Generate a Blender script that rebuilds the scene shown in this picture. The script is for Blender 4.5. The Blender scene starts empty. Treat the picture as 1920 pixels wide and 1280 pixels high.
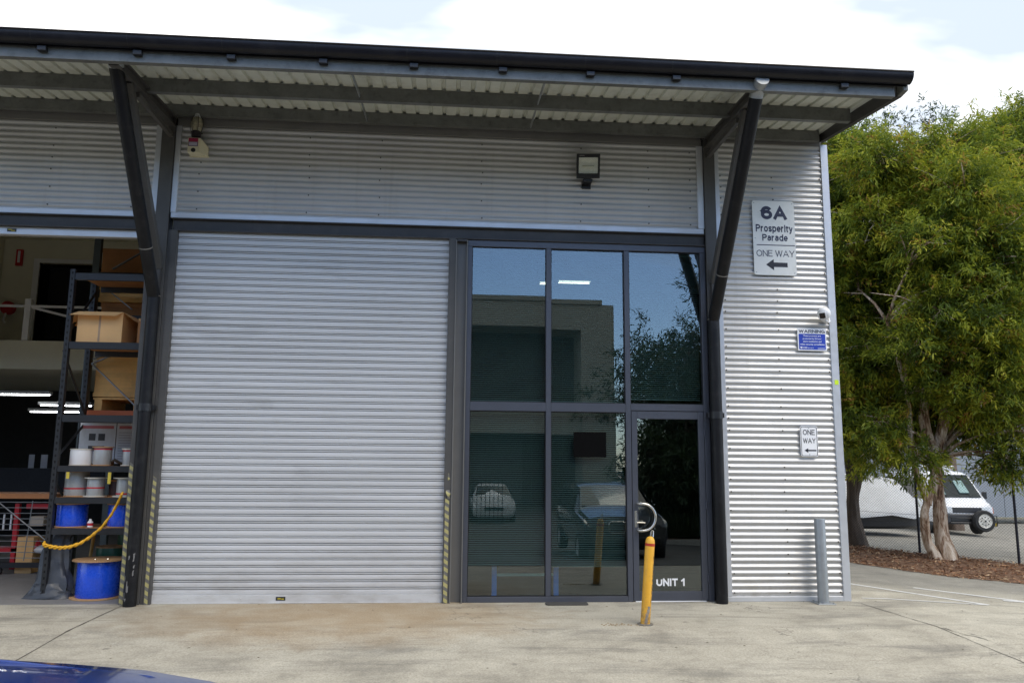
import bpy, bmesh, math, random
import numpy as np
from mathutils import Vector, Matrix, noise
R = math.radians
random.seed(7)
rng = np.random.default_rng(7)
S = bpy.context.scene
COL = S.collection

# ------------------------------------------------------------------ camera
cam_d = bpy.data.cameras.new('camera'); cam = bpy.data.objects.new('camera', cam_d); COL.objects.link(cam)
PITCH, ROLL, YAW = 0.152756, 0.008594, 0.077123
fw = Vector((math.sin(YAW)*math.cos(PITCH), math.cos(YAW)*math.cos(PITCH), math.sin(PITCH)))
rt = Vector((math.cos(YAW), -math.sin(YAW), 0)); up = rt.cross(fw)
r2 = rt*math.cos(ROLL) + up*math.sin(ROLL); u2 = up*math.cos(ROLL) - rt*math.sin(ROLL)
M = Matrix((r2, u2, -fw)).transposed().to_4x4(); M.translation = (0, -9.861, 1.641)
cam.matrix_world = M
cam_d.sensor_width = 36; cam_d.lens = 36*1489.9/1920
cam_d.clip_start = 0.05; cam_d.clip_end = 2000
S.camera = cam

# ------------------------------------------------------------------ sky and sun
SUN_DIR = Vector((0.46, -0.56, 0.95)).normalized()
W = bpy.data.worlds.new('World'); S.world = W; W.use_nodes = True
nt = W.node_tree; N = nt.nodes; L = nt.links
for n in list(N): N.remove(n)
def wn(t, **k):
    n = N.new(t)
    for a, b in k.items(): setattr(n, a, b)
    return n
out = wn('ShaderNodeOutputWorld'); bg = wn('ShaderNodeBackground'); bg.inputs['Strength'].default_value = 0.15
sky = wn('ShaderNodeTexSky', sky_type='NISHITA'); sky.sun_disc = False
sky.sun_elevation = math.asin(SUN_DIR.z); sky.sun_rotation = math.atan2(SUN_DIR.x, SUN_DIR.y)
sky.air_density = 1.0; sky.dust_density = 0.6; sky.ozone_density = 2.5
tc = wn('ShaderNodeTexCoord'); sep = wn('ShaderNodeSeparateXYZ'); L.new(tc.outputs['Generated'], sep.inputs[0])
def wmath(op, a, b=None, c=None, clamp=False):
    n = wn('ShaderNodeMath', operation=op); n.use_clamp = clamp
    for i, x in enumerate((a, b, c)):
        if x is None: continue
        if isinstance(x, (int, float)): n.inputs[i].default_value = x
        else: L.new(x, n.inputs[i])
    return n.outputs[0]
zz = wmath('ADD', wmath('MAXIMUM', sep.outputs['Z'], 0.0), 0.22)
cx = wmath('DIVIDE', sep.outputs['X'], zz); cy = wmath('DIVIDE', sep.outputs['Y'], zz)
comb = wn('ShaderNodeCombineXYZ'); L.new(cx, comb.inputs[0]); L.new(cy, comb.inputs[1])
nz = wn('ShaderNodeTexNoise'); nz.inputs['Scale'].default_value = 0.9; nz.inputs['Detail'].default_value = 8; nz.inputs['Roughness'].default_value = 0.55
nz.inputs['Distortion'].default_value = 0.4
mp = wn('ShaderNodeMapping'); mp.inputs['Scale'].default_value = (0.75, 1.5, 1); mp.inputs['Location'].default_value = (3.1, 0.7, 0); mp.inputs['Rotation'].default_value = (0, 0, 0.25)
L.new(comb.outputs[0], mp.inputs[0]); L.new(mp.outputs[0], nz.inputs['Vector'])
# the cloud bank lies ahead of the camera, the clearer blue sky behind it (as the window reflections show)
cov = wmath('ADD', nz.outputs['Fac'], wmath('ADD', wmath('MULTIPLY', sep.outputs['Y'], 0.155), wmath('MULTIPLY', sep.outputs['Z'], 0.16)))
mask = wn('ShaderNodeMapRange', interpolation_type='SMOOTHSTEP'); mask.inputs['From Min'].default_value = 0.38; mask.inputs['From Max'].default_value = 0.68
L.new(cov, mask.inputs['Value'])
nz2 = wn('ShaderNodeTexNoise'); nz2.inputs['Scale'].default_value = 1.6; nz2.inputs['Detail'].default_value = 5
L.new(mp.outputs[0], nz2.inputs['Vector'])
cr = wn('ShaderNodeValToRGB'); cr.color_ramp.elements[0].position = 0.43; cr.color_ramp.elements[0].color = (3.3, 3.75, 4.4, 1)
cr.color_ramp.elements[1].position = 0.60; cr.color_ramp.elements[1].color = (8.8, 8.5, 8.0, 1)
L.new(nz2.outputs['Fac'], cr.inputs[0])
mx = wn('ShaderNodeMix', data_type='RGBA'); L.new(mask.outputs[0], mx.inputs['Factor']); skm = wn('ShaderNodeMix', data_type='RGBA', blend_type='MULTIPLY'); skm.inputs[0].default_value = 1; L.new(sky.outputs[0], skm.inputs[6]); skm.inputs[7].default_value = (1.12, 1.22, 1.38, 1); L.new(skm.outputs[2], mx.inputs['A']); L.new(cr.outputs[0], mx.inputs['B'])
L.new(mx.outputs['Result'], bg.inputs['Color']); L.new(bg.outputs[0], out.inputs[0])

sd = bpy.data.lights.new('sun', 'SUN'); sun = bpy.data.objects.new('sun', sd); COL.objects.link(sun)
sd.energy = 1.3; sd.angle = R(40); sd.color = (1.0, 0.90, 0.75)
sun.rotation_euler = SUN_DIR.to_track_quat('Z', 'Y').to_euler(); sun.location = (10, -12, 20)
S.view_settings.view_transform = 'Standard'; S.view_settings.look = 'None'
S.view_settings.exposure = 0.7; S.view_settings.gamma = 1; S.view_settings.use_curve_mapping = False

# ------------------------------------------------------------------ helpers: objects
def tag(o, label=None, cat=None, group=None, kind=None):
    if label: o['label'] = label
    if cat: o['category'] = cat
    if group: o['group'] = group
    if kind: o['kind'] = kind
    return o
def thing(name, loc, label, cat, group=None, rz=0):
    o = bpy.data.objects.new(name, None); o.empty_display_size = .2; COL.objects.link(o)
    o.location = loc; o.rotation_euler = (0, 0, rz)
    return tag(o, label, cat, group)
def root_of(o):
    while o.parent: o = o.parent
    return o
def copy_tree(o, parent=None):
    c = o.copy(); COL.objects.link(c); c.parent = parent
    for ch in list(o.children): copy_tree(ch, c)
    return c
class MB:
    def __init__(s): s.v = []; s.f = []; s.mi = []; s.m = 0
    def add(s, vs, fs):
        b = len(s.v); s.v += [tuple(p) for p in vs]; s.f += [tuple(i+b for i in f) for f in fs]; s.mi += [s.m]*len(fs); return s
    def box(s, x0, x1, y0, y1, z0, z1):
        return s.add([(x0,y0,z0),(x1,y0,z0),(x1,y1,z0),(x0,y1,z0),(x0,y0,z1),(x1,y0,z1),(x1,y1,z1),(x0,y1,z1)],
                     [(3,2,1,0),(4,5,6,7),(0,1,5,4),(1,2,6,5),(2,3,7,6),(3,0,4,7)])
    def beam(s, p0, p1, w, h, upv=(0,0,1)):
        p0 = Vector(p0); p1 = Vector(p1); d = (p1-p0).normalized(); u = Vector(upv)
        if abs(d.dot(u)) > .99: u = Vector((0,1,0))
        sd = d.cross(u).normalized(); u = sd.cross(d)
        a = sd*w/2; b = u*h/2
        vs = [p+q for p in (p0,p1) for q in (-a-b, a-b, a+b, -a+b)]
        return s.add(vs, [(0,1,2,3),(7,6,5,4),(4,5,1,0),(5,6,2,1),(6,7,3,2),(7,4,0,3)])
    def tube(s, pts, r, seg=10, cap=True, wob=0):
        pts = [Vector(p) for p in pts]; n = len(pts); rs = r if isinstance(r, (list, tuple)) else [r]*n
        vs = []; u = None
        for i, p in enumerate(pts):
            d = (pts[min(i+1,n-1)]-pts[max(i-1,0)]).normalized()
            if u is None: u = d.orthogonal().normalized()
            else: u = (u-d*u.dot(d)).normalized()
            w = d.cross(u)
            for k in range(seg):
                a = 2*math.pi*k/seg
                rr = rs[i]*(1+(wob*(noise.noise(Vector((p.x*2.3+1.6*math.cos(a), p.y*2.3+1.6*math.sin(a), p.z*1.7)))+.55*noise.noise(Vector((4.5*math.cos(a), 4.5*math.sin(a)+p.x, p.z*2.6)))) if wob else 0))
                vs.append(p+(u*math.cos(a)+w*math.sin(a))*rr)
        fs = [(i*seg+k, i*seg+(k+1)%seg, (i+1)*seg+(k+1)%seg, (i+1)*seg+k) for i in range(n-1) for k in range(seg)]
        if cap: fs += [tuple(range(seg-1,-1,-1)), tuple(range((n-1)*seg, n*seg))]
        return s.add(vs, fs)
    def lathe(s, prof, c=(0,0,0), axis='z', seg=20):
        vs = []
        for (r, h) in prof:
            for k in range(seg):
                a = 2*math.pi*k/seg; x, y = r*math.cos(a), r*math.sin(a)
                q = {'z': (x,y,h), 'x': (h,x,y), 'y': (y,h,x)}[axis]
                vs.append((c[0]+q[0], c[1]+q[1], c[2]+q[2]))
        n = len(prof)
        fs = [(i*seg+k, i*seg+(k+1)%seg, (i+1)*seg+(k+1)%seg, (i+1)*seg+k) for i in range(n-1) for k in range(seg)]
        if prof[0][0] > 1e-4: fs.append(tuple(range(seg-1,-1,-1)))
        if prof[-1][0] > 1e-4: fs.append(tuple(range((n-1)*seg, n*seg)))
        return s.add(vs, fs)
    def prism(s, poly, plane, a0, a1):
        def q(p, a): return {'xz': (p[0], a, p[1]), 'yz': (a, p[0], p[1]), 'xy': (p[0], p[1], a)}[plane]
        n = len(poly); vs = [q(p, a0) for p in poly]+[q(p, a1) for p in poly]
        fs = [tuple(range(n)), tuple(range(2*n-1, n-1, -1))]+[(i, i+n, (i+1)%n+n, (i+1)%n) for i in range(n)]
        return s.add(vs, fs)
    def surf(s, rows, closed=False):
        n = len(rows[0]); vs = [p for r in rows for p in r]; m = n if closed else n-1
        fs = [(i*n+k, i*n+(k+1)%n, (i+1)*n+(k+1)%n, (i+1)*n+k) for i in range(len(rows)-1) for k in range(m)]
        return s.add(vs, fs)
    def xf(s, mat):
        s.v = [tuple(mat @ Vector(p)) for p in s.v]; return s
    def build(s, name, mats, parent=None, smooth=None, bev=0, world=True, recalc=True, kind=None):
        me = bpy.data.meshes.new(name)
        off = Vector(root_of(parent).location) if (parent is not None and world) else Vector((0,0,0))
        me.from_pydata([tuple(Vector(p)-off) for p in s.v], [], s.f)
        mats = mats if isinstance(mats, (list, tuple)) else [mats]
        for m in mats: me.materials.append(m)
        if len(mats) > 1: me.polygons.foreach_set('material_index', s.mi)
        if recalc or bev:
            bm = bmesh.new(); bm.from_mesh(me)
            if recalc: bmesh.ops.recalc_face_normals(bm, faces=bm.faces)
            if bev:
                es = [e for e in bm.edges if len(e.link_faces) == 2 and e.calc_face_angle(0) > R(35)]
                bmesh.ops.bevel(bm, geom=es, offset=bev, segments=1, affect='EDGES', clamp_overlap=True)
            bm.to_mesh(me); bm.free()
        if smooth:
            me.shade_smooth(); me.set_sharp_from_angle(angle=R(smooth))
        o = bpy.data.objects.new(name, me); COL.objects.link(o)
        if parent is not None: o.parent = parent
        if kind: o['kind'] = kind
        return o
def dupmesh(o, name, loc, parent):
    c = bpy.data.objects.new(name, o.data); COL.objects.link(c); c.parent = parent; c.location = loc; return c
def text(name, body, x, z, w, h, mat, parent, y, bold=0.0, rot=None, world=True, depth=.0015):
    """flat lettering standing in an xz plane, lower-left at (x, z), scaled to w x h"""
    cu = bpy.data.curves.new(name, 'FONT'); cu.body = body; cu.offset = bold; cu.extrude = .0; cu.resolution_u = 3; cu.align_x = 'CENTER'
    cu.space_line = 1.0
    to = bpy.data.objects.new(name, cu); COL.objects.link(to)
    bpy.context.view_layer.update()
    me = bpy.data.meshes.new_from_object(to.evaluated_get(bpy.context.evaluated_depsgraph_get()))
    COL.objects.unlink(to); bpy.data.objects.remove(to)
    co = np.array([v.co[:] for v in me.vertices]); lo = co.min(0); hi = co.max(0)
    off = Vector(root_of(parent).location) if world else Vector((0,0,0))
    for v in me.vertices:
        px = x+(v.co.x-lo[0])/(hi[0]-lo[0])*w; pz = z+(v.co.y-lo[1])/(hi[1]-lo[1])*h
        p = Vector((px, y, pz))
        if rot: p = rot @ p
        v.co = p-off
    me.materials.clear(); me.materials.append(mat)
    o = bpy.data.objects.new(name, me); COL.objects.link(o); o.parent = parent
    return o

def _arc(cx, cy, rx, ry, a0, a1, n=14): return [(cx+rx*math.cos(R(a0+(a1-a0)*k/n)), cy+ry*math.sin(R(a0+(a1-a0)*k/n))) for k in range(n+1)]
_bowl = [(0,1),(.5,1)]+_arc(.5,.74,.5,.26,90,-90,10)[1:]+[(0,.48)]
GLYPH = {  # width, centre lines in a unit box (x-height .72)
 '6': (.64, [_arc(.5,.31,.5,.31,0,360,22), [(0,.31),(0,.62)]+_arc(.5,.62,.5,.38,180,28,10)]), 'A': (.80, [[(0,0),(.5,1),(1,0)], [(.2,.30),(.8,.30)]]),
 'P': (.66, [[(0,0),(0,1)], _bowl]), 'R': (.70, [[(0,0),(0,1)], _bowl, [(.5,.48),(1,0)]]), 'O': (.80, [_arc(.5,.5,.5,.5,0,360,24)]), 'N': (.68, [[(0,0),(0,1)], [(0,1),(1,0)], [(1,0),(1,1)]]),
 'E': (.58, [[(0,0),(0,1)], [(0,1),(1,1)], [(0,.52),(.9,.52)], [(0,0),(1,0)]]), 'W': (1.05, [[(0,1),(.25,0)], [(.25,0),(.5,.97)], [(.5,.97),(.75,0)], [(.75,0),(1,1)]]),
 'Y': (.72, [[(0,1),(.5,.46)], [(1,1),(.5,.46)], [(.5,.5),(.5,0)]]), 'U': (.66, [[(0,1),(0,.36)]+_arc(.5,.36,.5,.36,180,360,12)+[(1,1)]]), 'I': (.0, [[(0,0),(0,1)]]), 'T': (.62, [[(0,1),(1,1)], [(.5,1),(.5,0)]]),
 '1': (.30, [[(0,.76),(1,1)], [(1,1),(1,0)]]), 'G': (.76, [_arc(.5,.5,.5,.5,48,345,20), [(1,.40),(1,.05)], [(.55,.44),(1,.44)]]),
 'r': (.34, [[(0,0),(0,.72)], [(0,.38),(.18,.60),(.5,.70),(1,.70)]]), 'o': (.56, [_arc(.5,.36,.5,.36,0,360,20)]), 's': (.48, [[(1,.54),(.82,.67),(.5,.72),(.18,.67),(.03,.54),(.22,.41),(.78,.31),(.98,.18),(.84,.05),(.5,0),(.16,.05),(0,.18)]]),
 'p': (.56, [[(0,-.28),(0,.72)], _arc(.5,.36,.5,.36,0,360,20)]), 'd': (.56, [[(1,0),(1,1)], _arc(.5,.36,.5,.36,0,360,20)]), 'e': (.54, [[(0,.36),(1,.36)], _arc(.5,.36,.5,.36,0,318,18)]),
 'i': (.0, [[(0,0),(0,.72)], [(0,.95),(0,1.0)]]), 't': (.30, [[(.4,.96),(.4,.15),(.6,0),(1,0)], [(0,.71),(1,.71)]]), 'y': (.54, [[(0,.72),(.5,.02)], [(1,.72),(.42,-.20),(.22,-.28),(0,-.28)]]),
 'a': (.50, [[(.06,.58),(.28,.72),(.68,.72),(.94,.58),(.94,0)], _arc(.46,.21,.46,.21,0,360,18)])}
def stroke_text(name, body, x, z, w, h, mat, parent, y, wt, gap=.10):
    """plain sans lettering built from centre lines of weight wt (cap height = 1), fitted to w x h"""
    m = MB(); cx_ = 0; dep = 0
    for ch in body:
        if ch == ' ': cx_ += .32+wt*.3; continue
        gw, lines = GLYPH[ch]
        for ln in lines:
            P = [Vector((cx_+wt/2+u*gw, wt/2+v*(1-wt))) for u, v in ln]; dep += 1; yy_ = y-.00004*(dep%7)
            closed = (P[0]-P[-1]).length < 1e-5; n = len(P); L_ = []; Rr = []
            for k in range(n):
                a = P[k-1] if k else (P[-2] if closed else None); c = P[k+1] if k < n-1 else (P[1] if closed else None)
                d0 = (P[k]-a).normalized() if a is not None else None; d1 = (c-P[k]).normalized() if c is not None else None
                d0 = d0 or d1; d1 = d1 or d0; t_ = (d0+d1).normalized(); nn = Vector((-t_.y, t_.x)); sc = 1/max(.55, nn.dot(Vector((-d0.y, d0.x))))
                q = P[k].copy()
                if not closed and n <= 3 and k in (0, n-1): q += (d1*-1 if k == 0 else d0)*wt/2
                L_.append(q+nn*wt/2*sc); Rr.append(q-nn*wt/2*sc)
            m.surf([[(p.x, yy_, p.y), (q.x, yy_, q.y)] for p, q in zip(L_, Rr)])
        cx_ += gw+wt+gap
    co = np.array(m.v); lo = co.min(0); hi = co.max(0)
    m.v = [(x+(p[0]-lo[0])/(hi[0]-lo[0])*w, p[1], z+(p[2]-lo[2])/(hi[2]-lo[2])*h) for p in m.v]
    return m.build(name, mat, parent, recalc=False)

# ------------------------------------------------------------------ helpers: materials
class NT:
    def __init__(s, name):
        s.m = bpy.data.materials.new(name); s.m.use_nodes = True; s.t = s.m.node_tree; s.b = s.t.nodes['Principled BSDF']
        s.out = s.t.nodes['Material Output']
    def n(s, t, **k):
        n = s.t.nodes.new(t)
        for a, b in k.items(): setattr(n, a, b)
        return n
    def link(s, a, b): s.t.links.new(a, b)
    def pos(s):
        return s.n('ShaderNodeNewGeometry').outputs['Position']
    def objc(s): return s.n('ShaderNodeTexCoord').outputs['Object']
    def noise(s, vec, scale, detail=4, rough=.55, dist=0, sc=None):
        if sc:
            mp = s.n('ShaderNodeMapping'); mp.inputs['Scale'].default_value = sc; s.link(vec, mp.inputs[0]); vec = mp.outputs[0]
        n = s.n('ShaderNodeTexNoise'); n.inputs['Scale'].default_value = scale; n.inputs['Detail'].default_value = detail
        n.inputs['Roughness'].default_value = rough; n.inputs['Distortion'].default_value = dist; s.link(vec, n.inputs['Vector']); return n.outputs['Fac']
    def ramp(s, f, stops):
        r = s.n('ShaderNodeValToRGB'); e = r.color_ramp.elements
        while len(e) < len(stops): e.new(.5)
        for i, (p, c) in enumerate(stops):
            e[i].position = p; e[i].color = (*c, 1) if len(c) == 3 else c
        s.link(f, r.inputs[0]); return r.outputs[0]
    def rng(s, f, a, b, c=0., d=1.):
        r = s.n('ShaderNodeMapRange'); r.inputs[1].default_value = a; r.inputs[2].default_value = b; r.inputs[3].default_value = c; r.inputs[4].default_value = d
        s.link(f, r.inputs[0]); return r.outputs[0]
    def math(s, op, a, b=None, clamp=False):
        n = s.n('ShaderNodeMath', operation=op); n.use_clamp = clamp
        for i, x in enumerate((a, b)):
            if x is None: continue
            if isinstance(x, (int, float)): n.inputs[i].default_value = x
            else: s.link(x, n.inputs[i])
        return n.outputs[0]
    def mix(s, f, a, b, bt='MIX'):
        m = s.n('ShaderNodeMix', data_type='RGBA', blend_type=bt)
        for k, x in (('Factor', f), ('A', a), ('B', b)):
            i = m.inputs[k] if k != 'Factor' else m.inputs[0]
            if k == 'A': i = m.inputs[6]
            if k == 'B': i = m.inputs[7]
            if isinstance(x, (int, float)): i.default_value = x
            elif isinstance(x, tuple): i.default_value = (*x, 1) if len(x) == 3 else x
            else: s.link(x, i)
        return m.outputs[2]
    def bump(s, f, strength=.3, dist=.01):
        b = s.n('ShaderNodeBump'); b.inputs['Strength'].default_value = strength; b.inputs['Distance'].default_value = dist
        s.link(f, b.inputs['Height']); s.link(b.outputs[0], s.b.inputs['Normal'])
    def col(s, c): s.link(c, s.b.inputs['Base Color'])
    def set(s, rough=None, metal=None, spec=None, coat=None):
        if rough is not None: s.b.inputs['Roughness'].default_value = rough
        if metal is not None: s.b.inputs['Metallic'].default_value = metal
        if spec is not None: s.b.inputs['Specular IOR Level'].default_value = spec
        if coat is not None: s.b.inputs['Coat Weight'].default_value = coat; s.b.inputs['Coat Roughness'].default_value = .05
        return s
def mul(c, k): return tuple(min(1, x*k) for x in c)
def pm(name, c, rough=.6, metal=0., var=.15, scale=4., spec=None, coat=None, bump=0., bscale=60., dirt=None, stretch=None):
    """base colour mottled by two noises in world space, optional dirt tint and fine bump"""
    t = NT(name); p = t.pos()
    n1 = t.noise(p, scale, 5, .6, 0, stretch); n2 = t.noise(p, scale*7, 3)
    f = t.math('ADD', t.math('MULTIPLY', n1, .7), t.math('MULTIPLY', n2, .3))
    k = t.ramp(f, [(.3, mul(c, 1-var)), (.7, mul(c, 1+var))])
    if dirt:
        d = t.rng(t.noise(p, scale*1.7, 6, .65), .52, .75)
        k = t.mix(t.math('MULTIPLY', d, dirt[1]), k, dirt[0])
    t.col(k); t.set(rough, metal, spec, coat)
    r = t.rng(n2, .3, .7, max(0, rough-.07), min(1, rough+.07)); t.link(r, t.b.inputs['Roughness'])
    if bump: t.bump(t.noise(p, bscale, 4), bump)
    return t.m
def emit(name, c, st):
    t = NT(name); t.b.inputs['Emission Color'].default_value = (*c, 1); t.b.inputs['Emission Strength'].default_value = st
    t.b.inputs['Base Color'].default_value = (*c, 1); return t.m

def zinc_mat():
    t = NT('zincalume_streaked'); p = t.pos()
    k = t.ramp(t.noise(p, 1.2, 5, .6), [(.3, (.485,.485,.476)), (.7, (.545,.545,.535))])
    run = t.rng(t.noise(p, 1.0, 6, .7, .2, (7,7,.35)), .55, .75); k = t.mix(t.math('MULTIPLY', run, .30), k, (.33,.32,.295))
    sp = t.n('ShaderNodeSeparateXYZ'); t.link(p, sp.inputs[0]); low = t.math('MULTIPLY', t.rng(sp.outputs['Z'], .45, .02), t.rng(t.noise(p, 6, 5, .7), .40, .66)); k = t.mix(t.math('MULTIPLY', low, .55), k, (.30,.27,.22))
    t.col(k); t.set(.40, .45); t.link(t.rng(t.noise(p, 4, 4, .6), .3, .7, .34, .48), t.b.inputs['Roughness']); return t.m
zinc = zinc_mat()
zinc_plain = pm('zincalume', (.515,.515,.505), .40, .45, .05, 1.2, dirt=((.36,.35,.32), .3))
def slat_mat():
    t = NT('shutter_paint'); p = t.pos(); sp = t.n('ShaderNodeSeparateXYZ'); t.link(p, sp.inputs[0])
    k = t.ramp(t.noise(p, 1.3, 5, .6, .2, (.25,1,2.2)), [(.3, (.515,.518,.515)), (.7, (.595,.60,.60))])
    sm = t.rng(t.noise(p, 1.1, 6, .65, .8, (.8,1,2.6)), .57, .74); k = t.mix(t.math('MULTIPLY', sm, .38), k, (.29,.285,.275))
    # road grime splashed on the lowest metre, patchy
    low = t.math('MULTIPLY', t.rng(sp.outputs['Z'], .75, .0), t.rng(t.noise(p, 3.5, 6, .7, 0, (.6,1,2)), .42, .68)); k = t.mix(t.math('MULTIPLY', low, .5), k, (.30,.275,.235))
    sc = t.rng(t.noise(p, 7, 4, .8, 1.5, (.35,1,4)), .68, .74); k = t.mix(t.math('MULTIPLY', sc, .3), k, (.20,.20,.20))
    t.col(k); t.set(.42); return t.m
slatm = slat_mat()
flashm = pm('flashing_zinc', (.55,.565,.585), .38, .3, .05, 2, dirt=((.36,.36,.37), .3))
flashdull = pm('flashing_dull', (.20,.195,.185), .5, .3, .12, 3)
beamm = pm('beam_paint', (.058,.056,.055), .5, 0, .18, 3, spec=.3, dirt=((.11,.10,.09), .4))
colm = pm('column_paint', (.082,.079,.074), .5, 0, .12, 2.5, spec=.3, dirt=((.14,.13,.11), .35))
pierm = pm('pier_paint', (.16,.155,.142), .5, 0, .08, 2, dirt=((.14,.13,.12), .35))
pipem = pm('black_pipe', (.009,.009,.010), .45, 0, .3, 4, spec=.22, dirt=((.05,.048,.045), .3))
gutm = pm('gutter_paint', (.012,.012,.016), .38, 0, .2, 2, spec=.25, dirt=((.045,.043,.04), .35))
framem = pm('frame_paint', (.066,.072,.090), .38, .1, .08, 3)
galv = pm('galvanised', (.33,.35,.36), .45, .55, .14, 9, bump=.05, dirt=((.22,.22,.22), .4))
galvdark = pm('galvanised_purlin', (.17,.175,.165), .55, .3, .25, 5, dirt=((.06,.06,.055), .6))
sheetm = pm('roof_sheet', (.62,.64,.56), .5, .0, .10, 2.5, dirt=((.30,.29,.22), .45))
whitem = pm('white_paint', (.78,.78,.77), .45, 0, .04, 5)
blackp = pm('black_plastic', (.012,.012,.013), .4, 0, .2, 6)
rubber = pm('rubber', (.018,.018,.018), .75, 0, .25, 9)
steel = pm('stainless', (.62,.60,.55), .22, .9, .06, 20)
creamw = pm('plaster_wall', (.68,.65,.50), .8, 0, .06, 1.0)
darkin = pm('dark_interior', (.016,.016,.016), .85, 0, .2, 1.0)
floorin = pm('shed_floor', (.21,.205,.20), .55, 0, .15, 1.2, dirt=((.12,.12,.115), .6))
blinddm = pm('blind_slat', (.15,.20,.20), .55, 0, .05, 2)
plywood = pm('plywood', (.80,.46,.15), .7, 0, .16, 2.5, stretch=(.6, 1, 6), dirt=((.28,.16,.07), .4))
board = pm('chipboard', (.44,.20,.07), .75, 0, .2, 6)
cardb = pm('cardboard', (.76,.45,.19), .8, 0, .05, 5)
rackm = pm('rack_steel', (.014,.015,.017), .5, 0, .2, 5)
orangem = pm('rack_orange', (.45,.10,.025), .5, 0, .12, 5)
bluem = pm('blue_wrap', (.010,.075,.62), .28, 0, .12, 5, coat=.4, bump=.55, bscale=16)
greenm = pm('green_wrap', (.01,.09,.055), .35, 0, .2, 6, bump=.3, bscale=15)
cablem = pm('steel_cable', (.42,.43,.42), .4, .35, .15, 40, stretch=(1,1,6), bump=.2, bscale=120)
redm = pm('red_plastic', (.50,.02,.03), .5, 0, .1, 5)
yelm = pm('yellow_rope', (.80,.42,.02), .55, 0, .15, 25, bump=.3)
tarpm = pm('grey_tarp', (.042,.048,.058), .45, 0, .2, 4, bump=.5, bscale=9)
tealm = pm('blue_stand', (.03,.26,.90), .4, 0, .08, 5)
mattm = pm('cover_plate', (.055,.052,.047), .7, 0, .2, 20, bump=.3)
navy = pm('navy_vinyl', (.022,.024,.055), .5, 0, .05, 9)
blackv = pm('black_vinyl', (.010,.010,.016), .5, 0, .05, 9)
signw = pm('sign_white', (.76,.76,.71), .4, 0, .03, 6, dirt=((.50,.49,.42), .3))
signb = pm('sign_white_clean', (.84,.84,.84), .4, 0, .03, 6)
blueprint = pm('blue_print', (.02,.055,.42), .4, 0, .04, 9)
whitev = pm('white_vinyl', (.80,.81,.82), .45, 0, .02, 9)
tube_on = emit('tube_light', (.95,.98,1.0), 12.0)
tube_dim = emit('tube_light_office', (1.0,.93,.75), 2.6)

def hazard_mat():
    t = NT('hazard_tape'); s = t.n('ShaderNodeSeparateXYZ'); t.link(t.pos(), s.inputs[0])
    a = t.math('ADD', t.math('MULTIPLY', s.outputs['Z'], 11.2), t.math('MULTIPLY', s.outputs['X'], 7.0))
    f = t.math('GREATER_THAN', t.math('FRACT', a), .52)
    wear = t.rng(t.noise(t.pos(), 28, 5, .7), .46, .62)
    y = t.mix(wear, (.44,.39,.15), (.33,.30,.15)); k = t.mix(wear, (.135,.13,.115), (.19,.18,.15))
    t.col(t.mix(f, y, k)); t.set(.5); return t.m
hazard = hazard_mat()

def glass_mat(name, tint, f0):
    """thin sheet: each face passes tinted light straight on and mirrors by Schlick's law"""
    t = NT(name); t.t.nodes.remove(t.b)
    tr = t.n('ShaderNodeBsdfTransparent'); tr.inputs[0].default_value = (*[c**.5 for c in tint], 1)
    gl = t.n('ShaderNodeBsdfGlossy'); gl.inputs['Roughness'].default_value = 0.0; gl.inputs['Color'].default_value = (.95,.98,1,1)
    g = t.n('ShaderNodeNewGeometry'); d = t.n('ShaderNodeVectorMath', operation='DOT_PRODUCT'); t.link(g.outputs['Normal'], d.inputs[0]); t.link(g.outputs['Incoming'], d.inputs[1])
    c = t.math('SUBTRACT', 1.0, t.math('ABSOLUTE', d.outputs['Value']), True)
    f = t.math('ADD', t.math('MULTIPLY', t.math('POWER', c, 5.0), 1-f0), f0, True)
    mxs = t.n('ShaderNodeMixShader'); t.link(f, mxs.inputs[0]); t.link(tr.outputs[0], mxs.inputs[1]); t.link(gl.outputs[0], mxs.inputs[2])
    t.link(mxs.outputs[0], t.out.inputs[0]); return t.m
glass = glass_mat('tinted_glass', (.46,.58,.565), .092)
carglass = glass_mat('car_glass', (.16,.19,.19), .05)

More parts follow.
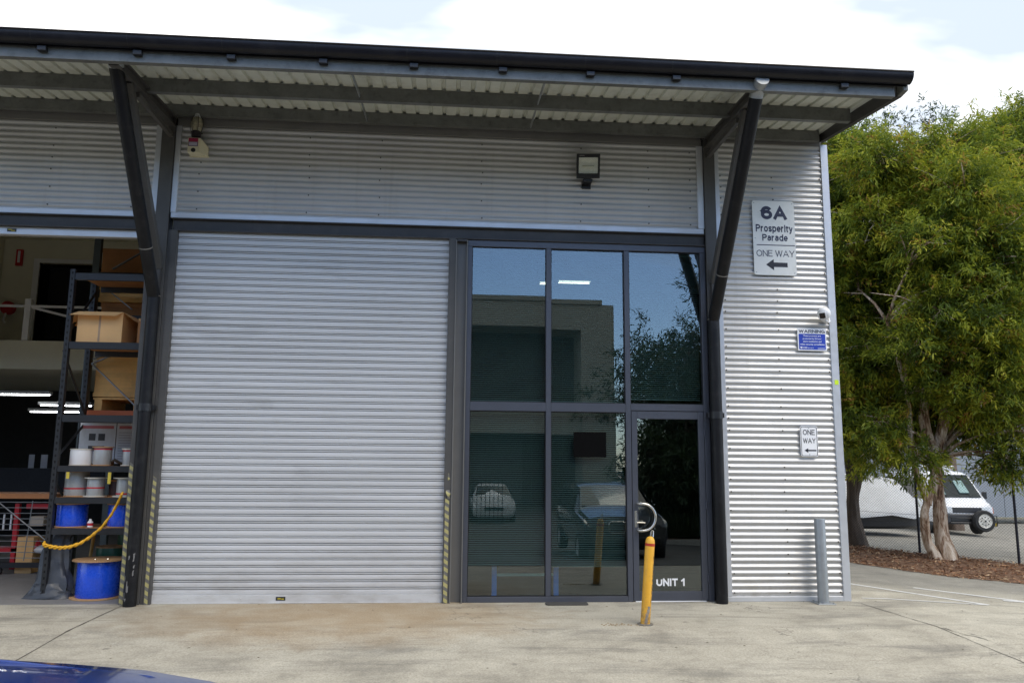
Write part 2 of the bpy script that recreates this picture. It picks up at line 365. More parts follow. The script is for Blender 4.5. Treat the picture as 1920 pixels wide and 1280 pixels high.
# ------------------------------------------------------------------ ground
def zg(x, y): return -0.06*min(max(0, -y-1.5), 10)-0.04*min(max(0, x-5.5), 14)
def ground_mat():
    t = NT('concrete_ground'); p = t.pos(); s = t.n('ShaderNodeSeparateXYZ'); t.link(p, s.inputs[0]); X, Y = s.outputs['X'], s.outputs['Y']
    big = t.noise(p, .45, 6, .6, .3); mid = t.noise(p, 2.2, 6, .65, .4); fine = t.noise(p, 55, 4, .7); grit = t.noise(p, 190, 2, .6)
    base = t.ramp(t.math('ADD', t.math('MULTIPLY', big, .5), t.math('MULTIPLY', mid, .5)), [(.34, (.235,.217,.175)), (.48, (.385,.357,.288)), (.64, (.49,.46,.375))])
    # dark tyre scuffs running along the bays
    st = t.noise(p, 1.0, 7, .72, .6, (.55, 2.6, 1)); base = t.mix(t.math('MULTIPLY', t.rng(st, .50, .66), .65), base, (.17,.16,.138))
    st2 = t.noise(p, 1.0, 6, .7, .3, (2.2, 9, 1)); base = t.mix(t.math('MULTIPLY', t.rng(st2, .56, .74), .35), base, (.47,.45,.38))
    # rusty brown stain in front of the closed roller door
    dx = t.math('DIVIDE', t.math('ADD', X, 1.1), 2.2); dy = t.math('DIVIDE', t.math('ADD', Y, .7), 1.35)
    rr = t.math('ADD', t.math('MULTIPLY', dx, dx), t.math('MULTIPLY', dy, dy))
    rr = t.math('ADD', rr, t.math('MULTIPLY', t.math('SUBTRACT', mid, .5), 1.8))
    base = t.mix(t.math('MULTIPLY', t.rng(rr, 1.4, .0), .6), base, (.36,.245,.125))
    # side lane beyond the corner: older, greyer bitumen-stained slab
    lane = t.math('ADD', Y, t.math('MULTIPLY', t.math('SUBTRACT', X, 5.), .15)); lane = t.math('ADD', lane, t.math('MULTIPLY', mid, 1.2))
    lf = t.math('MULTIPLY', t.rng(lane, 1.4, 2.6), t.rng(X, 4.8, 5.3))
    base = t.mix(t.math('MULTIPLY', lf, .75), base, t.ramp(mid, [(.3, (.155,.15,.135)), (.7, (.25,.24,.21))]))
    # little dark oil spots and grit
    v = t.n('ShaderNodeTexVoronoi'); v.inputs['Scale'].default_value = 1.7; t.link(p, v.inputs['Vector'])
    spot = t.math('MULTIPLY', t.rng(t.math('ADD', v.outputs['Distance'], t.math('MULTIPLY', fine, .10)), .125, .075), .5)
    base = t.mix(spot, base, (.07,.065,.06))
    base = t.mix(.55, base, t.ramp(fine, [(.3, (.25,.25,.25)), (.7, (.75,.75,.75))]), 'OVERLAY')
    # hairline cracks, here and there
    vc = t.n('ShaderNodeTexVoronoi', feature='DISTANCE_TO_EDGE'); vc.inputs['Scale'].default_value = .42; mv = t.n('ShaderNodeVectorMath', operation='ADD')
    wob = t.n('ShaderNodeTexNoise'); wob.inputs['Scale'].default_value = 2.5; wob.inputs['Detail'].default_value = 5; t.link(p, wob.inputs['Vector']); t.link(p, mv.inputs[0]); t.link(wob.outputs['Color'], mv.inputs[1]); t.link(mv.outputs[0], vc.inputs['Vector'])
    hair = t.math('MULTIPLY', t.rng(vc.outputs['Distance'], .0045, .0015), t.rng(big, .50, .60)); base = t.mix(t.math('MULTIPLY', hair, .55), base, (.10,.09,.075))
    base = t.mix(.22, base, t.ramp(grit, [(.35, (.3,.3,.3)), (.65, (.7,.7,.7))]), 'OVERLAY')
    t.col(base); t.set(.78, spec=.35); t.bump(t.math('ADD', fine, t.math('MULTIPLY', grit, .6)), .35, .004); return t.m
groundm = ground_mat()
b = MB(); xs = [-500,-60,5.5,19.5,60,500]; ys = [-500,-60,-11.5,-1.5,60,500]
b.surf([[(x, y, zg(x, y)) for x in xs] for y in ys]); g = b.build('ground', groundm); tag(g, kind='structure')
b = MB(); b.box(-12, -3.60, .02, 14, -.3, .004); tag(b.build('shed_floor', floorin), kind='structure')
b = MB(); b.box(-3.4, 4.9, .10, 9, -.3, .006); tag(b.build('office_floor', pm('office_carpet', (.055,.055,.058), .9, 0, .2, 6)), kind='structure')
# joints and a crack in the slab, thin dark strips lying in it
jm = pm('joint_dark', (.06,.055,.045), .9, 0, .3, 12)
def ground_strip(name, pts, w, lift, mat, jag=0.):
    rows = []
    for i, (x, y) in enumerate(pts):
        x0, y0 = pts[max(i-1,0)]; x1, y1 = pts[min(i+1,len(pts)-1)]; d = Vector((x1-x0, y1-y0)).normalized(); n = Vector((-d.y, d.x))
        j = (random.random()-.5)*jag; ww = w*(1+(random.random()-.5)*(1.2 if jag else 0))
        rows.append([(x+n.x*(j-ww/2), y+n.y*(j-ww/2), zg(x,y)+lift), (x+n.x*(j+ww/2), y+n.y*(j+ww/2), zg(x,y)+lift)])
    o = MB().surf(rows).build(name, mat); tag(o, kind='structure'); return o
def seg(a, b_, n): return [(a[0]+(b_[0]-a[0])*i/n, a[1]+(b_[1]-a[1])*i/n) for i in range(n+1)]
ground_strip('slab_joint', seg((-3.70,-.03),(-3.66,-1.5),8)+seg((-3.66,-1.55),(-3.62,-9),20), .016, .003, jm, .006)
ground_strip('slab_joint', seg((5.03,-.18),(5.12,-1.5),14)+seg((5.13,-1.55),(5.27,-6),40), .009, .003, jm, .012)
ground_strip('slab_joint', seg((5.15,-1.62),(5.33,-2.1),9), .010, .004, jm, .04)
ground_strip('slab_joint', seg((1.9,-3.1),(3.3,-4.6),24), .004, .003, jm, .04)
ground_strip('slab_joint', seg((-5.2,-1.05),(-3.2,-.95),18), .005, .003, jm, .04)
# painted bay lines
linem = pm('line_paint', (.62,.62,.60), .7, 0, .08, 9, dirt=((.33,.32,.29), .8))
def line_on_ground(a, b_, w): return ground_strip('road_marking', seg(a, b_, 10), w, .005, linem)
line_on_ground((4.9,2.75),(6.76,-.05),.075); line_on_ground((5.25,.19),(6.72,-.04),.05); line_on_ground((6.60,1.32),(7.55,.35),.08); line_on_ground((7.27,.40),(8.6,-.02),.10)

# ------------------------------------------------------------------ the warehouse
wh = thing('warehouse', (0,0,0), 'silver corrugated industrial unit with closed roller door, tinted shopfront and dark eaves', 'building')
def part(name, mb, mat, parent=None, **k): return mb.build(name, mat, parent or wh, **k)
def corr_rows(x0, x1, z0, z1, pitch=.0762, amp=.0098, y=0., div=8):
    n = int((z1-z0)/pitch*div); rows = []
    for i in range(n+1):
        z = z0+(z1-z0)*i/n; ph = 2*math.pi*(z-.03)/pitch
        c = math.cos(ph); yy = y-amp*(1+.10*noise.noise(Vector((x0, round(ph/6.2832)*.77, 3))))*math.copysign(abs(c)**.8, c)
        rows.append([(x0, yy, z), (x1, yy, z)])
    return rows
for (x0, x1, z0, z1) in ((-9.0,-3.70,4.69,5.85), (-3.51,3.27,4.69,5.85), (3.44,4.93,.05,5.97)):
    part('wall_cladding', MB().surf(corr_rows(x0, x1, z0, z1)), zinc, smooth=60, recalc=False)
    part('cladding_backing', MB().box(x0, x1, .015, .09, z0, z1), colm)
b = MB()
for xs_, (z0, z1) in (((-8.3,-7.2,-6.1,-5.0,-4.0), (4.75,5.8)), ((-3.2,-1.85,-.95,.35,1.65,2.55,3.1), (4.75,5.8)), ((3.52,4.22,4.88), (.09,5.6))):
    for x in xs_:
        k = 0; z = z0
        while z < z1:
            zc = .03+.0762*round((z-.03)/.0762)
            b.lathe([(.0095,0),(.0095,-.007),(.005,-.011)], (x+random.uniform(-.01,.01), -.009, zc), 'y', 6); k += 1; z += .0762*(2,3,3,2)[k%4]
part('cladding_screws', b, pm('screw_dark', (.05,.05,.05), .5, .5), kind='stuff')
# zinc flashings framing the sheets
for (x0, x1, z0, z1, m) in ((-9.0,-3.70,4.632,4.70,flashm), (-3.515,3.27,4.632,4.70,flashm), (-3.765,-3.69,4.702,5.84,flashm), (-3.525,-3.455,4.702,5.84,flashm), (3.195,3.28,4.702,5.84,flashm), (3.432,3.495,.062,5.90,flashm),
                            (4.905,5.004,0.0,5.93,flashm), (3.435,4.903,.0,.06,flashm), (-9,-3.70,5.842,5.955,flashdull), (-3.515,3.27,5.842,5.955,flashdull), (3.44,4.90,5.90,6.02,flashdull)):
    part('flashing', MB().box(x0, x1, -.020, .03, z0, z1), m, bev=.004)
part('flashing', MB().box(4.975, 5.004, .03, .16, 0, 5.93), flashm)
# side, rear and party walls
part('side_wall', MB().surf([[(4.99+.009*math.cos(2*math.pi*z/.0762), .16, z), (4.99+.009*math.cos(2*math.pi*z/.0762), 14, z)] for z in np.arange(0, 6.1, .0127)]), zinc, smooth=60)
part('side_wall', MB().box(4.86, 4.975, .10, 14, 0, 6.1), creamw)
part('party_wall', MB().box(-3.6, -3.45, .12, 14, 0, 6.1), creamw)
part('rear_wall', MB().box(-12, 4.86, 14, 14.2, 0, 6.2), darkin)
part('end_wall', MB().box(-12.2, -12, 0, 14.2, 0, 6.2), creamw)
part('wall_cladding', MB().box(-12, -9.0, -.01, .09, 0, 5.85), zinc)
# header beams (channel with lips)
for (x0, x1) in ((-9.0,-3.695), (-3.485,3.28)):
    b = MB(); b.box(x0, x1, .02, .08, 4.475, 4.632); b.box(x0, x1, -.03, .02, 4.468, 4.482); b.box(x0, x1, -.03, .02, 4.618, 4.631)
    part('header_beam', b, beamm, bev=.002)
# steel columns
for (x0, x1) in ((-3.688,-3.527), (3.282,3.432)):
    b = MB(); b.box(x0, x1, -.045, -.03, 0, 5.95); b.box((x0+x1)/2-.012, (x0+x1)/2+.012, -.03, .09, 0, 5.95); b.box(x0, x1, .09, .105, 0, 5.95)
    part('column', b, colm, bev=.002)
part('column_flange', MB().box(-3.527, -3.487, -.02, .08, 0, 4.47), colm)
# guides of the shutters + hazard tape on them
for (x0, x1, tape) in ((-3.487,-3.412,(-3.478,-3.437,1.46)), (-3.765,-3.690,(-3.757,-3.715,1.62)), (-.050,.036,(-.036,.012,1.22))):
    b = MB(); b.box(x0, x1, -.035, -.025, 0, 4.47); b.box(x0, x0+.008, -.025, .08, 0, 4.47); b.box(x1-.008, x1, -.025, .08, 0, 4.47)
    gd = part('shutter_guide', b, colm)
    tb = MB(); tx0, tx1, tz = tape
    n = 30; tb.surf([[(tx0+.002*math.sin(i*.9), -.0375, .004+tz*i/n), (tx1+.002*math.cos(i*1.3), -.0375, .004+(tz-.03*(i == n))*i/n)] for i in range(n+1)])
    part('hazard_tape', tb, hazard, gd)
tb = MB(); tb.surf([[(-.02+.01*math.sin(i), -.040-.018*math.sin(i*math.pi/6), 1.215+.018*i), (.022+.008*math.cos(i*1.7), -.040-.012*math.sin(i*math.pi/6), 1.22+.017*i)] for i in range(7)])
part('torn_tape', tb, hazard); tb = MB()
tb.surf([[(-.008, -.0378, 1.44+.02*i), (.018-.003*i, -.0378, 1.45+.018*i)] for i in range(5)])
part('torn_tape', tb, hazard)
# channel pier between shutter and shopfront
b = MB(); b.box(.036, .186, .05, .07, 0, 4.45); b.box(.036, .048, -.05, .05, 0, 4.45); b.box(.174, .186, -.05, .05, 0, 4.45)
part('steel_pier', b, pierm, bev=.002)
part('steel_pier_cap', MB().box(.048, .174, -.02, .05, 4.44, 4.468), beamm)

# --- closed roller shutter, every slat a piece
PITCH_S = .0845; x0, x1 = -3.412, -.052
prof = [(.0,.0),(-.0025,.014),(-.003,.027),(-.0025,.040),(.0,.0525),(.020,.0545),(.020,.0605),(.001,.0630),(-.001,.0685),(.001,.0735),(.020,.0760),(.020,.0825),(.0,.0845)]
def slat_mb(x0, x1):
    m = MB(); m.surf([[(x0, y+.035, z), (x1, y+.035, z)] for (y, z) in prof]); return m
shut = part('roller_door', MB().box(x0, x1, .06, .066, .1, 4.47), darkin)
sl0 = slat_mb(x0, x1).build('slat', slatm, shut, smooth=35, recalc=False); sl0.location = (0,0,.10)
nsl = int((4.47-.10)/PITCH_S)+1
for i in range(1, nsl):
    s_ = dupmesh(sl0, 'slat', (0, random.uniform(-.0018,.0018), .10+i*PITCH_S), shut)
    s_.rotation_euler = (random.uniform(-.022,.022), random.uniform(-.0004,.0004), random.uniform(-.0006,.0006))
b = MB(); b.box(x0-.01, x1+.01, .018, .07, .008, .098); b.box(x0, x1, .012, .06, .0, .012); part('bottom_rail', b, slatm, shut, bev=.003)
part('rubber_seal', MB().box(x0, x1, .02, .06, -.004, .002), rubber, shut)
yb = pm('label_black', (.02,.02,.018), .5); yy = pm('label_yellow', (.45,.36,.03), .5)
def lock_plate(x, y, z, parent):
    pl = part('lock_plate', MB().box(x-.055, x+.055, y-.006, y, z-.021, z+.021), yb, parent, bev=.003)
lock_plate(-1.94, .018, .055, shut)
b = MB(); b.box(-1.975, -1.935, .0105, .0117, .048, .062); b.box(-1.93, -1.90, .0105, .0117, .044, .058); part('lock_sticker', b, yy, shut)
for xx in (-3.0,-2.4,-1.55,-1.25,-.75,-.3): part('rivet', MB().lathe([(.008,0),(.006,-.004),(.0,-.006)], (xx, .018, .05+random.uniform(-.01,.01)), 'y', 8), slatm, shut)
# --- the raised shutter of the left unit: only its bottom rail and drum show
up_ = part('roller_door', MB().box(-8.9, -3.70, .035, .075, 4.375, 4.47), flashm, bev=.004)
lock_plate(-5.41, .035, 4.425, up_)
b = MB(); b.box(-5.45, -5.405, .0275, .0287, 4.425, 4.438); b.box(-5.415, -5.37, .0275, .0287, 4.412, 4.424); part('lock_sticker', b, yy, up_)
part('shutter_drum', MB().tube([(-8.9,.45,4.72),(-3.64,.45,4.72)], .25, 20), slatm, up_, smooth=40)

# --- shopfront
sf = part('shopfront', MB().box(.188, 3.280, .0, .09, 4.385, 4.466), framem, bev=.003)
for (xa, xb, za, zb) in ((.188,.245,.0,4.384), (1.195,1.257,.068,4.384), (2.206,2.269,.0,4.384), (3.212,3.280,.0,4.384)):
    part('mullion', MB().box(xa, xb, .002, .09, za, zb), framem, sf, bev=.003)
part('sill', MB().box(.246, 2.205, .001, .088, .0, .066), framem, sf, bev=.003)
for (xa, xb) in ((.246,1.194), (1.258,2.205)): part('transom', MB().box(xa, xb, .003, .088, 2.292, 2.402), framem, sf, bev=.003)
part('transom', MB().box(2.270, 3.211, .003, .088, 2.318, 2.402), framem, sf, bev=.003)
for (xa, xb, za, zb) in ((.246,1.194,2.403,4.384), (1.258,2.205,2.403,4.384), (2.27,3.211,2.403,4.384), (.246,1.194,.067,2.291), (1.258,2.205,.067,2.291)):
    pn = part('window_pane', MB().box(xa, xb, .040, .046, za, zb), glass, sf)
    pn.rotation_euler = (random.uniform(-.0012,.0012), 0, random.uniform(-.001,.001))
    bd = MB(); bd.box(xa, xb, .030, .0395, zb-.009, zb); bd.box(xa, xb, .030, .0395, za, za+.009); bd.box(xa, xa+.009, .030, .0395, za+.009, zb-.009); bd.box(xb-.009, xb, .030, .0395, za+.009, zb-.009)
    part('glazing_bead', bd, blackp, sf)
dr = part('glass_door', MB().box(2.276, 2.348, .008, .062, .012, 2.312), framem, bev=.003)
part('door_rail', MB().box(2.349, 3.131, .010, .060, 2.216, 2.312), framem, dr, bev=.003)
part('door_rail', MB().box(2.349, 3.131, .010, .060, .012, .120), framem, dr, bev=.003)
part('door_stile', MB().box(3.132, 3.206, .008, .062, .012, 2.312), framem, dr, bev=.003)
part('door_pane', MB().box(2.349, 3.131, .034, .040, .121, 2.215), glass, dr)
part('kick_seal', MB().box(2.30, 3.18, .012, .05, .0, .011), whitev, dr)
for z in (.28, 1.16, 2.05): part('hinge', MB().tube([(3.209,-.004,z-.055),(3.209,-.004,z+.055)], .010, 8), framem, dr, smooth=40)
pts = [(2.335,.008,1.172),(2.335,-.055,1.172),(2.36,-.075,1.172)]+[(2.385+.155*math.sin(a), -.078, 1.011+.161*math.cos(a)) for a in np.linspace(0, math.pi, 15)]+[(2.36,-.075,.850),(2.335,-.055,.850),(2.335,.008,.850)]
part('handle', MB().tube(pts, .0165, 12), steel, dr, smooth=50)
part('lock_plate', MB().box(2.300, 2.332, .0, .008, .885, 1.085), steel, dr, bev=.002)
part('latch_lever', MB().tube([(2.316,.0,.945),(2.316,-.03,.945),(2.42,-.032,.940)], .009, 8), steel, dr, smooth=40)
stroke_text('lettering', 'UNIT 1', 2.555, .178, .365, .098, whitev, dr, .0325, .23, .10)
# plain black panel added where a sign is blanked out, outside the glass
ps = part('blank_panel', MB().box(1.545, 1.958, .0365, .0397, 1.735, 2.04), pm('panel_black', (.003,.003,.003), .9, spec=.1), sf)

# --- rafters, braces, downpipes
for X in (-3.572, 3.350):
    b = MB(); b.beam((X,.1,5.945), (X,-1.86,5.835), .10, .014, (0,0,1)); b.beam((X,.1,5.825), (X,-1.80,5.72), .10, .014); b.beam((X,.1,5.885), (X,-1.83,5.778), .012, .11)
    part('rafter', b, colm)
    part('rafter_strut', MB().beam((X,-.02,5.70), (X,-1.15,5.70), .05, .06), colm)
for X in (-3.60, 3.372):
    part('brace', MB().beam((X,-1.36,5.75), (X,-.05,3.98), .10, .10, (1,0,0)), colm, bev=.006)
    part('brace_plate', MB().box(X-.045, X+.045, -.10, -.046, 3.62, 3.95), beamm)
for (X, zk, yt, zt) in ((-3.602,3.61,-1.69,5.80), (3.325,3.477,-1.80,5.73)):
    dp = part('downpipe', MB().tube([(X,-.125,.0),(X,-.125,zk)], .072, 18), pipem, smooth=40)
    d = Vector((0, yt+.125, zt-zk)).normalized()
    part('pipe_raker', MB().tube([(X,-.125,zk), (X,yt,zt)], .075, 18), pipem, dp, smooth=40)
    q = Vector((X,-.125,zk))+d*.62
    jr = pm('pipe_joint', (.22,.20,.17), .7)
    part('pipe_joint', MB().tube([q, q+d*.012], .0765, 18), jr, dp, smooth=40)
    part('pipe_joint', MB().tube([(X,-.125,zk-.004), (X,-.125,zk+.006)], .0772, 18), jr, dp, smooth=40)
    q = Vector((X,yt,zt))
    part('outlet', MB().tube([q-d*.05, q+d*.03, q+Vector((0,-.10,.06)), q+Vector((0,-.17,.08))], .0775, 18), galv, dp, smooth=40)
    b = MB(); b.tube([(X,-.125,2.22),(X,-.125,2.31)], .079, 18); b.box(X-.105, X-.07, -.12, -.05, 2.235, 2.295); b.box(X+.07, X+.105, -.12, -.05, 2.235, 2.295)
    part('pipe_strap', b, blackp, dp, smooth=40)
# scraped patch low on the left pipe
b = MB()
for k in range(9):
    a = -math.pi/2+random.uniform(-.9,.9); z = random.uniform(.03,.55); h = random.uniform(.03,.12)
    b.surf([[( -3.602+.0735*math.cos(a+da), -.125+.0735*math.sin(a+da), z+zz_+.05*da) for da in (-.06-.1*random.random(), 0, .05+.1*random.random())] for zz_ in (0, h*.5, h)])
part('scuff_marks', b, pm('scuff_grey', (.16,.155,.15), .8, 0, .4, 40), [c for c in wh.children if c.name.startswith('downpipe')][0])

# --- eaves: purlins, ribbed roof sheet, gutter, barge
def ztop(y):
    return 6.0985+.085*y if y > -.93 else 6.019+(y+.93)*.127
for (yc, h) in ((-.10,.142), (-.93,.165), (-1.90,.185)):
    z1 = ztop(yc)-.004; z0 = z1-h
    b = MB(); b.box(-12, 4.86, yc-.004, yc+.004, z0, z1); b.box(-12, 4.86, yc+.004, yc+.065, z0, z0+.006); b.box(-12, 4.86, yc+.004, yc+.065, z1-.008, z1-.002); b.box(-12, 4.86, yc+.058, yc+.064, z0+.006, z0+.024)
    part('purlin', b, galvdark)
for x in (-5.9, -1.13, .97):
    for (ya, yb_) in ((-1.88,-.97), (-.89,-.14)):
        part('bridging', MB().beam((x,ya,ztop(ya)-.12), (x,yb_,ztop(yb_)-.12), .012, .05), galv)
row = []; x = -12.0
while x < 5.0:
    row += [(x, .028), (x+.012, .0), (x+.128, .0), (x+.140, .028)]; x += .172
row = [(xx, zz_) for xx, zz_ in row if xx < 5.0]
part('roof_sheet', MB().surf([[(xx, y, ztop(y)+zz_) for xx, zz_ in row] for y in (-1.99, -.93, 0, .3)]), sheetm, recalc=False)
part('roof_sheet', MB().surf([[(-12, .28, ztop(.28)+.034), (5.0, .28, ztop(.28)+.034)], [(-12, 14.2, ztop(3.3)+.0), (5.0, 14.2, ztop(3.3))]]), zinc)
gp = [(-1.935,5.905),(-1.935,5.852),(-1.943,5.832),(-1.968,5.820),(-2.000,5.825),(-2.032,5.845),(-2.052,5.872),(-2.060,5.900),(-2.060,5.918),(-2.074,5.926),(-2.070,5.936),(-2.048,5.928)]
gi = [(y+(.006 if y < -2.0 else -.002 if False else .0), z+.004) for y, z in gp]
gu = part('gutter', MB().surf([[(x, y, z) for y, z in gp] for x in (-12, -8, -4, 0, 5.0)]), gutm, smooth=50, recalc=False)
part('gutter_end', MB().prism(gp[:9], 'yz', 4.994, 5.001), gutm, gu)
part('gutter_end', MB().prism(gp[:9], 'yz', -12.0, -11.994), gutm, gu)
part('gutter_back', MB().box(-12, 4.99, -1.932, -1.922, 5.82, 5.905), gutm, gu)
for k in range(-8, 7):
    x = .49+.943*k
    if x > 4.9 or x < -7: continue
    part('gutter_bracket', MB().box(x-.045, x+.045, -1.962, -1.910, 5.762, 5.812), blackp, gu, bev=.004)
    part('gutter_strap', MB().surf([[(x-.075, y-.0025*(y < -1.99), z-.002), (x-.066, y-.0025*(y < -1.99), z-.002)] for y, z in gp[2:9]]), pm('strap_grey', (.022,.022,.024), .5, spec=.3), gu, recalc=False)
b = MB(); b.prism([(.16,6.01),(-1.80,5.755),(-1.80,5.99),(.16,6.18)], 'yz', 4.94, 5.0); part('barge', b, beamm)
part('barge', MB().prism([(-1.801,5.76),(-1.93,5.775),(-1.93,5.925),(-1.801,5.985)], 'yz', 4.95, 5.003), galvdark)
part('barge', MB().prism([(.161,6.03),(14.2,6.03),(14.2,6.30),(.161,6.18)], 'yz', 4.94, 5.0), beamm)
part('ceiling', MB().box(-12, 4.86, .5, 14, 6.06, 6.10), creamw)

# ------------------------------------------------------------------ behind the glass of unit 1
part('office_ceiling', MB().box(-3.44, 4.85, .3, 9, 4.95, 5.0), pm('ceiling_tile', (.20,.21,.21), .9), )
part('office_wall', MB().box(-3.44, 4.85, 5.0, 5.1, 0, 4.94), pm('office_wall_paint', (.05,.053,.053), .9))
part('office_wall', MB().box(-.30, -.22, .12, 5.0, 0, 4.94), pm('office_wall_grey', (.09,.095,.095), .9))
def blind(xa, xb, za, zb, label):
    t = thing('venetian_blind', ((xa+xb)/2, .13, zb), label, 'blind', 'venetian blinds behind the shopfront glass')
    m = MB(); z = za+.03
    while z < zb-.04:
        m.add([(xa+.004,.112,z),(xb-.004,.112,z),(xb-.004,.128,z+.0135),(xa+.004,.128,z+.0135)], [(0,1,2,3)]); z += .0262
    m.build('blind_slats', blinddm, t, recalc=False, kind='stuff')
    MB().box(xa+.003, xb-.003, .108, .138, zb-.03, zb-.002).build('head_rail', blinddm, t)
    MB().box(xa+.003, xb-.003, .112, .136, za, za+.018).build('bottom_rail', blinddm, t)
    m = MB()
    for x in (xa+.16, xb-.16): m.tube([(x,.110,za+.01),(x,.110,zb-.02)], .0012, 4)
    m.build('blind_cord', blinddm, t)
blind(.25, 1.19, 2.42, 4.38, 'venetian blind behind the upper left pane of the shopfront')
blind(1.26, 2.20, 2.42, 4.38, 'venetian blind behind the upper middle pane of the shopfront')
blind(2.275, 3.205, 2.46, 4.38, 'venetian blind behind the pane above the glass door')
blind(.25, 1.19, .42, 2.285, 'venetian blind behind the lower left pane, above the blue stand')
blind(1.26, 2.20, .40, 2.285, 'venetian blind behind the lower middle pane with the black panel')
def fluoro(loc, ln, label, mat, ang=0, grp=None, n=2):
    t = thing('fluorescent_light', loc, label, 'light', grp, ang)
    MB().box(-ln/2, ln/2, -.07, .07, .0, .05).build('housing', pm('light_housing', (.5,.5,.5), .5), t, world=False)
    for k in range(n):
        y = (k-(n-1)/2)*.08
        MB().tube([(-ln/2+.02,y,-.016),(ln/2-.02,y,-.016)], .009, 8).build('tube', mat, t, world=False, smooth=40)
fluoro((2.03,3.0,4.66), .56, 'twin tube ceiling light seen through the upper middle window pane', tube_dim)
fluoro((1.58,3.3,4.70), .22, 'short ceiling light glimpsed at the mullion between the upper panes', tube_dim)
t = thing('trestle_stand', (.98,.3,0), 'blue legged stand with pale cross bar standing behind the lower panes', 'stand')
for x in (.588, 1.358):
    lg = MB().box(x-.030, x+.030, .27, .33, .007, .385).build('leg', tealm, t)
    MB().box(x-.036, x+.036, .262, .338, .006, .016).build('foot', tealm, lg)
MB().beam((.62,.30,.285), (1.327,.30,.285), .03, .03).build('cross_bar', pm('pale_bar', (.40,.60,.56), .5), t)

# ------------------------------------------------------------------ left unit: what stands inside
whx = thing('mezzanine', (-8,6,0), 'cream mezzanine with white railing and dark doorway inside the open unit', 'mezzanine')
def mp_(name, mb, mat, **k): return mb.build(name, mat, whx, **k)
mp_('deck', MB().box(-12, -3.61, 4.5, 14, 3.20, 3.70), creamw)
bw = MB(); bw.box(-12, -8.32, 6.5, 6.6, 3.70, 6.06); bw.box(-7.05, -3.61, 6.5, 6.6, 3.70, 6.06); bw.box(-8.32, -7.05, 6.5, 6.6, 5.58, 6.06)
mp_('wall', bw, creamw)
mp_('doorway', MB().box(-8.32, -7.05, 6.9, 7.0, 3.70, 5.58), pm('door_dark', (.012,.012,.014), .6))
b = MB(); b.box(-8.43, -8.32, 6.46, 6.60, 3.70, 5.66); b.box(-8.32, -7.05, 6.46, 6.50, 5.58, 5.66); mp_('door_frame', b, whitem)
mp_('wall', MB().box(-9.10, -9.04, 5.0, 6.46, 3.70, 6.06), creamw)
for x in (-10.0, -7.46): mp_('rail_post', MB().box(x-.05, x+.05, 4.52, 4.60, 3.25, 4.45), whitem)
for z in (4.32,): mp_('handrail', MB().box(-12, -5, 4.54, 4.58, z-.02, z+.02), whitem)
mp_('rail_brace', MB().beam((-7.4,4.56,4.30), (-5.3,4.56,3.80), .03, .04), whitem)
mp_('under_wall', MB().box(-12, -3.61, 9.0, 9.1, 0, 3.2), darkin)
t = thing('exit_sign', (-8.72,6.4,5.5), 'small red sign on the cream wall above the mezzanine railing', 'sign'); MB().box(-8.78, -8.66, 6.44, 6.49, 5.50, 5.83).build('plate', redm, t)
MB().box(-8.745, -8.695, 6.436, 6.439, 5.56, 5.80).build('print', whitev, t)
t = thing('hose_reel', (-8.55,6.3,4.5), 'dark red fire hose reel on the mezzanine wall', 'hose reel'); MB().lathe([(.0,-.05),(.13,-.05),(.13,.05),(.0,.05)], (-8.80,6.40,4.62), 'y', 16).build('drum', redm, t, smooth=40)
MB().tube([(-8.8,6.33,4.5),(-8.82,6.30,4.36),(-8.78,6.3,4.30)], .02, 8).build('nozzle', whitem, t)
for (x, y, z, ln, lb) in ((-8.0,5.2,2.82,1.5,'front fluorescent light under the mezzanine, left edge of the doorway'), (-7.15,5.6,2.66,.95,'middle fluorescent light under the mezzanine, left of the rack'), (-8.0,7.0,2.62,1.0,'rear fluorescent light deep under the mezzanine')):
    fluoro((x,y,z), ln, lb, tube_on, 0, 'fluorescent lights under the mezzanine', 1)

# storage rack
rk = thing('storage_rack', (-4.2,.7,0), 'dark steel storage rack full of reels inside the open doorway', 'rack')
def upright(x, y, z1):
    m = MB(); m.box(x-.028, x+.028, y-.004, y+.004, 0, z1); m.box(x-.028, x-.022, y+.004, y+.06, 0, z1); m.box(x+.022, x+.028, y+.004, y+.06, 0, z1)
    u = m.build('upright', rackm, rk)
    h = MB(); z = .08
    while z < z1-.05: h.box(x-.010, x+.010, y-.0052, y-.0045, z, z+.03); z += .0762
    h.build('slot_holes', pm('slot_black', (.002,.002,.002), .9), u, kind='stuff')
    MB().box(x-.05, x+.05, y-.03, y+.08, 0, .006).build('foot_plate', rackm, u)
upright(-4.79,.35,4.03); upright(-4.86,1.12,4.03); upright(-3.70,.35,4.03); upright(-3.70,1.12,4.03)
SH = [3.985, 3.105, 2.195, 1.575, 1.195, .828]
for i, z in enumerate(SH):
    for y in (.352, 1.10): MB().box(-4.76, -3.64, y, y+.045, z-.09 if i < 3 else z-.075, z).build('beam', rackm, rk, bev=.003)
    MB().box(-4.77, -3.63, .40, 1.10, z-.018, z-.002).build('shelf_board', board, rk)
for (z0, z1, f) in ((3.1,3.98,1), (2.2,3.1,-1), (.03,.83,1), (.83,1.57,-1), (1.57,2.2,1)):
    a, c = (.38, 1.12) if f > 0 else (1.12, .38)
    MB().beam((-4.83,a,z0+.05), (-4.83,c,z1-.10), .012, .035).build('side_brace', rackm, rk)
MB().beam((-4.75,1.16,.15), (-3.75,1.16,.80), .012, .045).build('rear_brace', galv, rk)
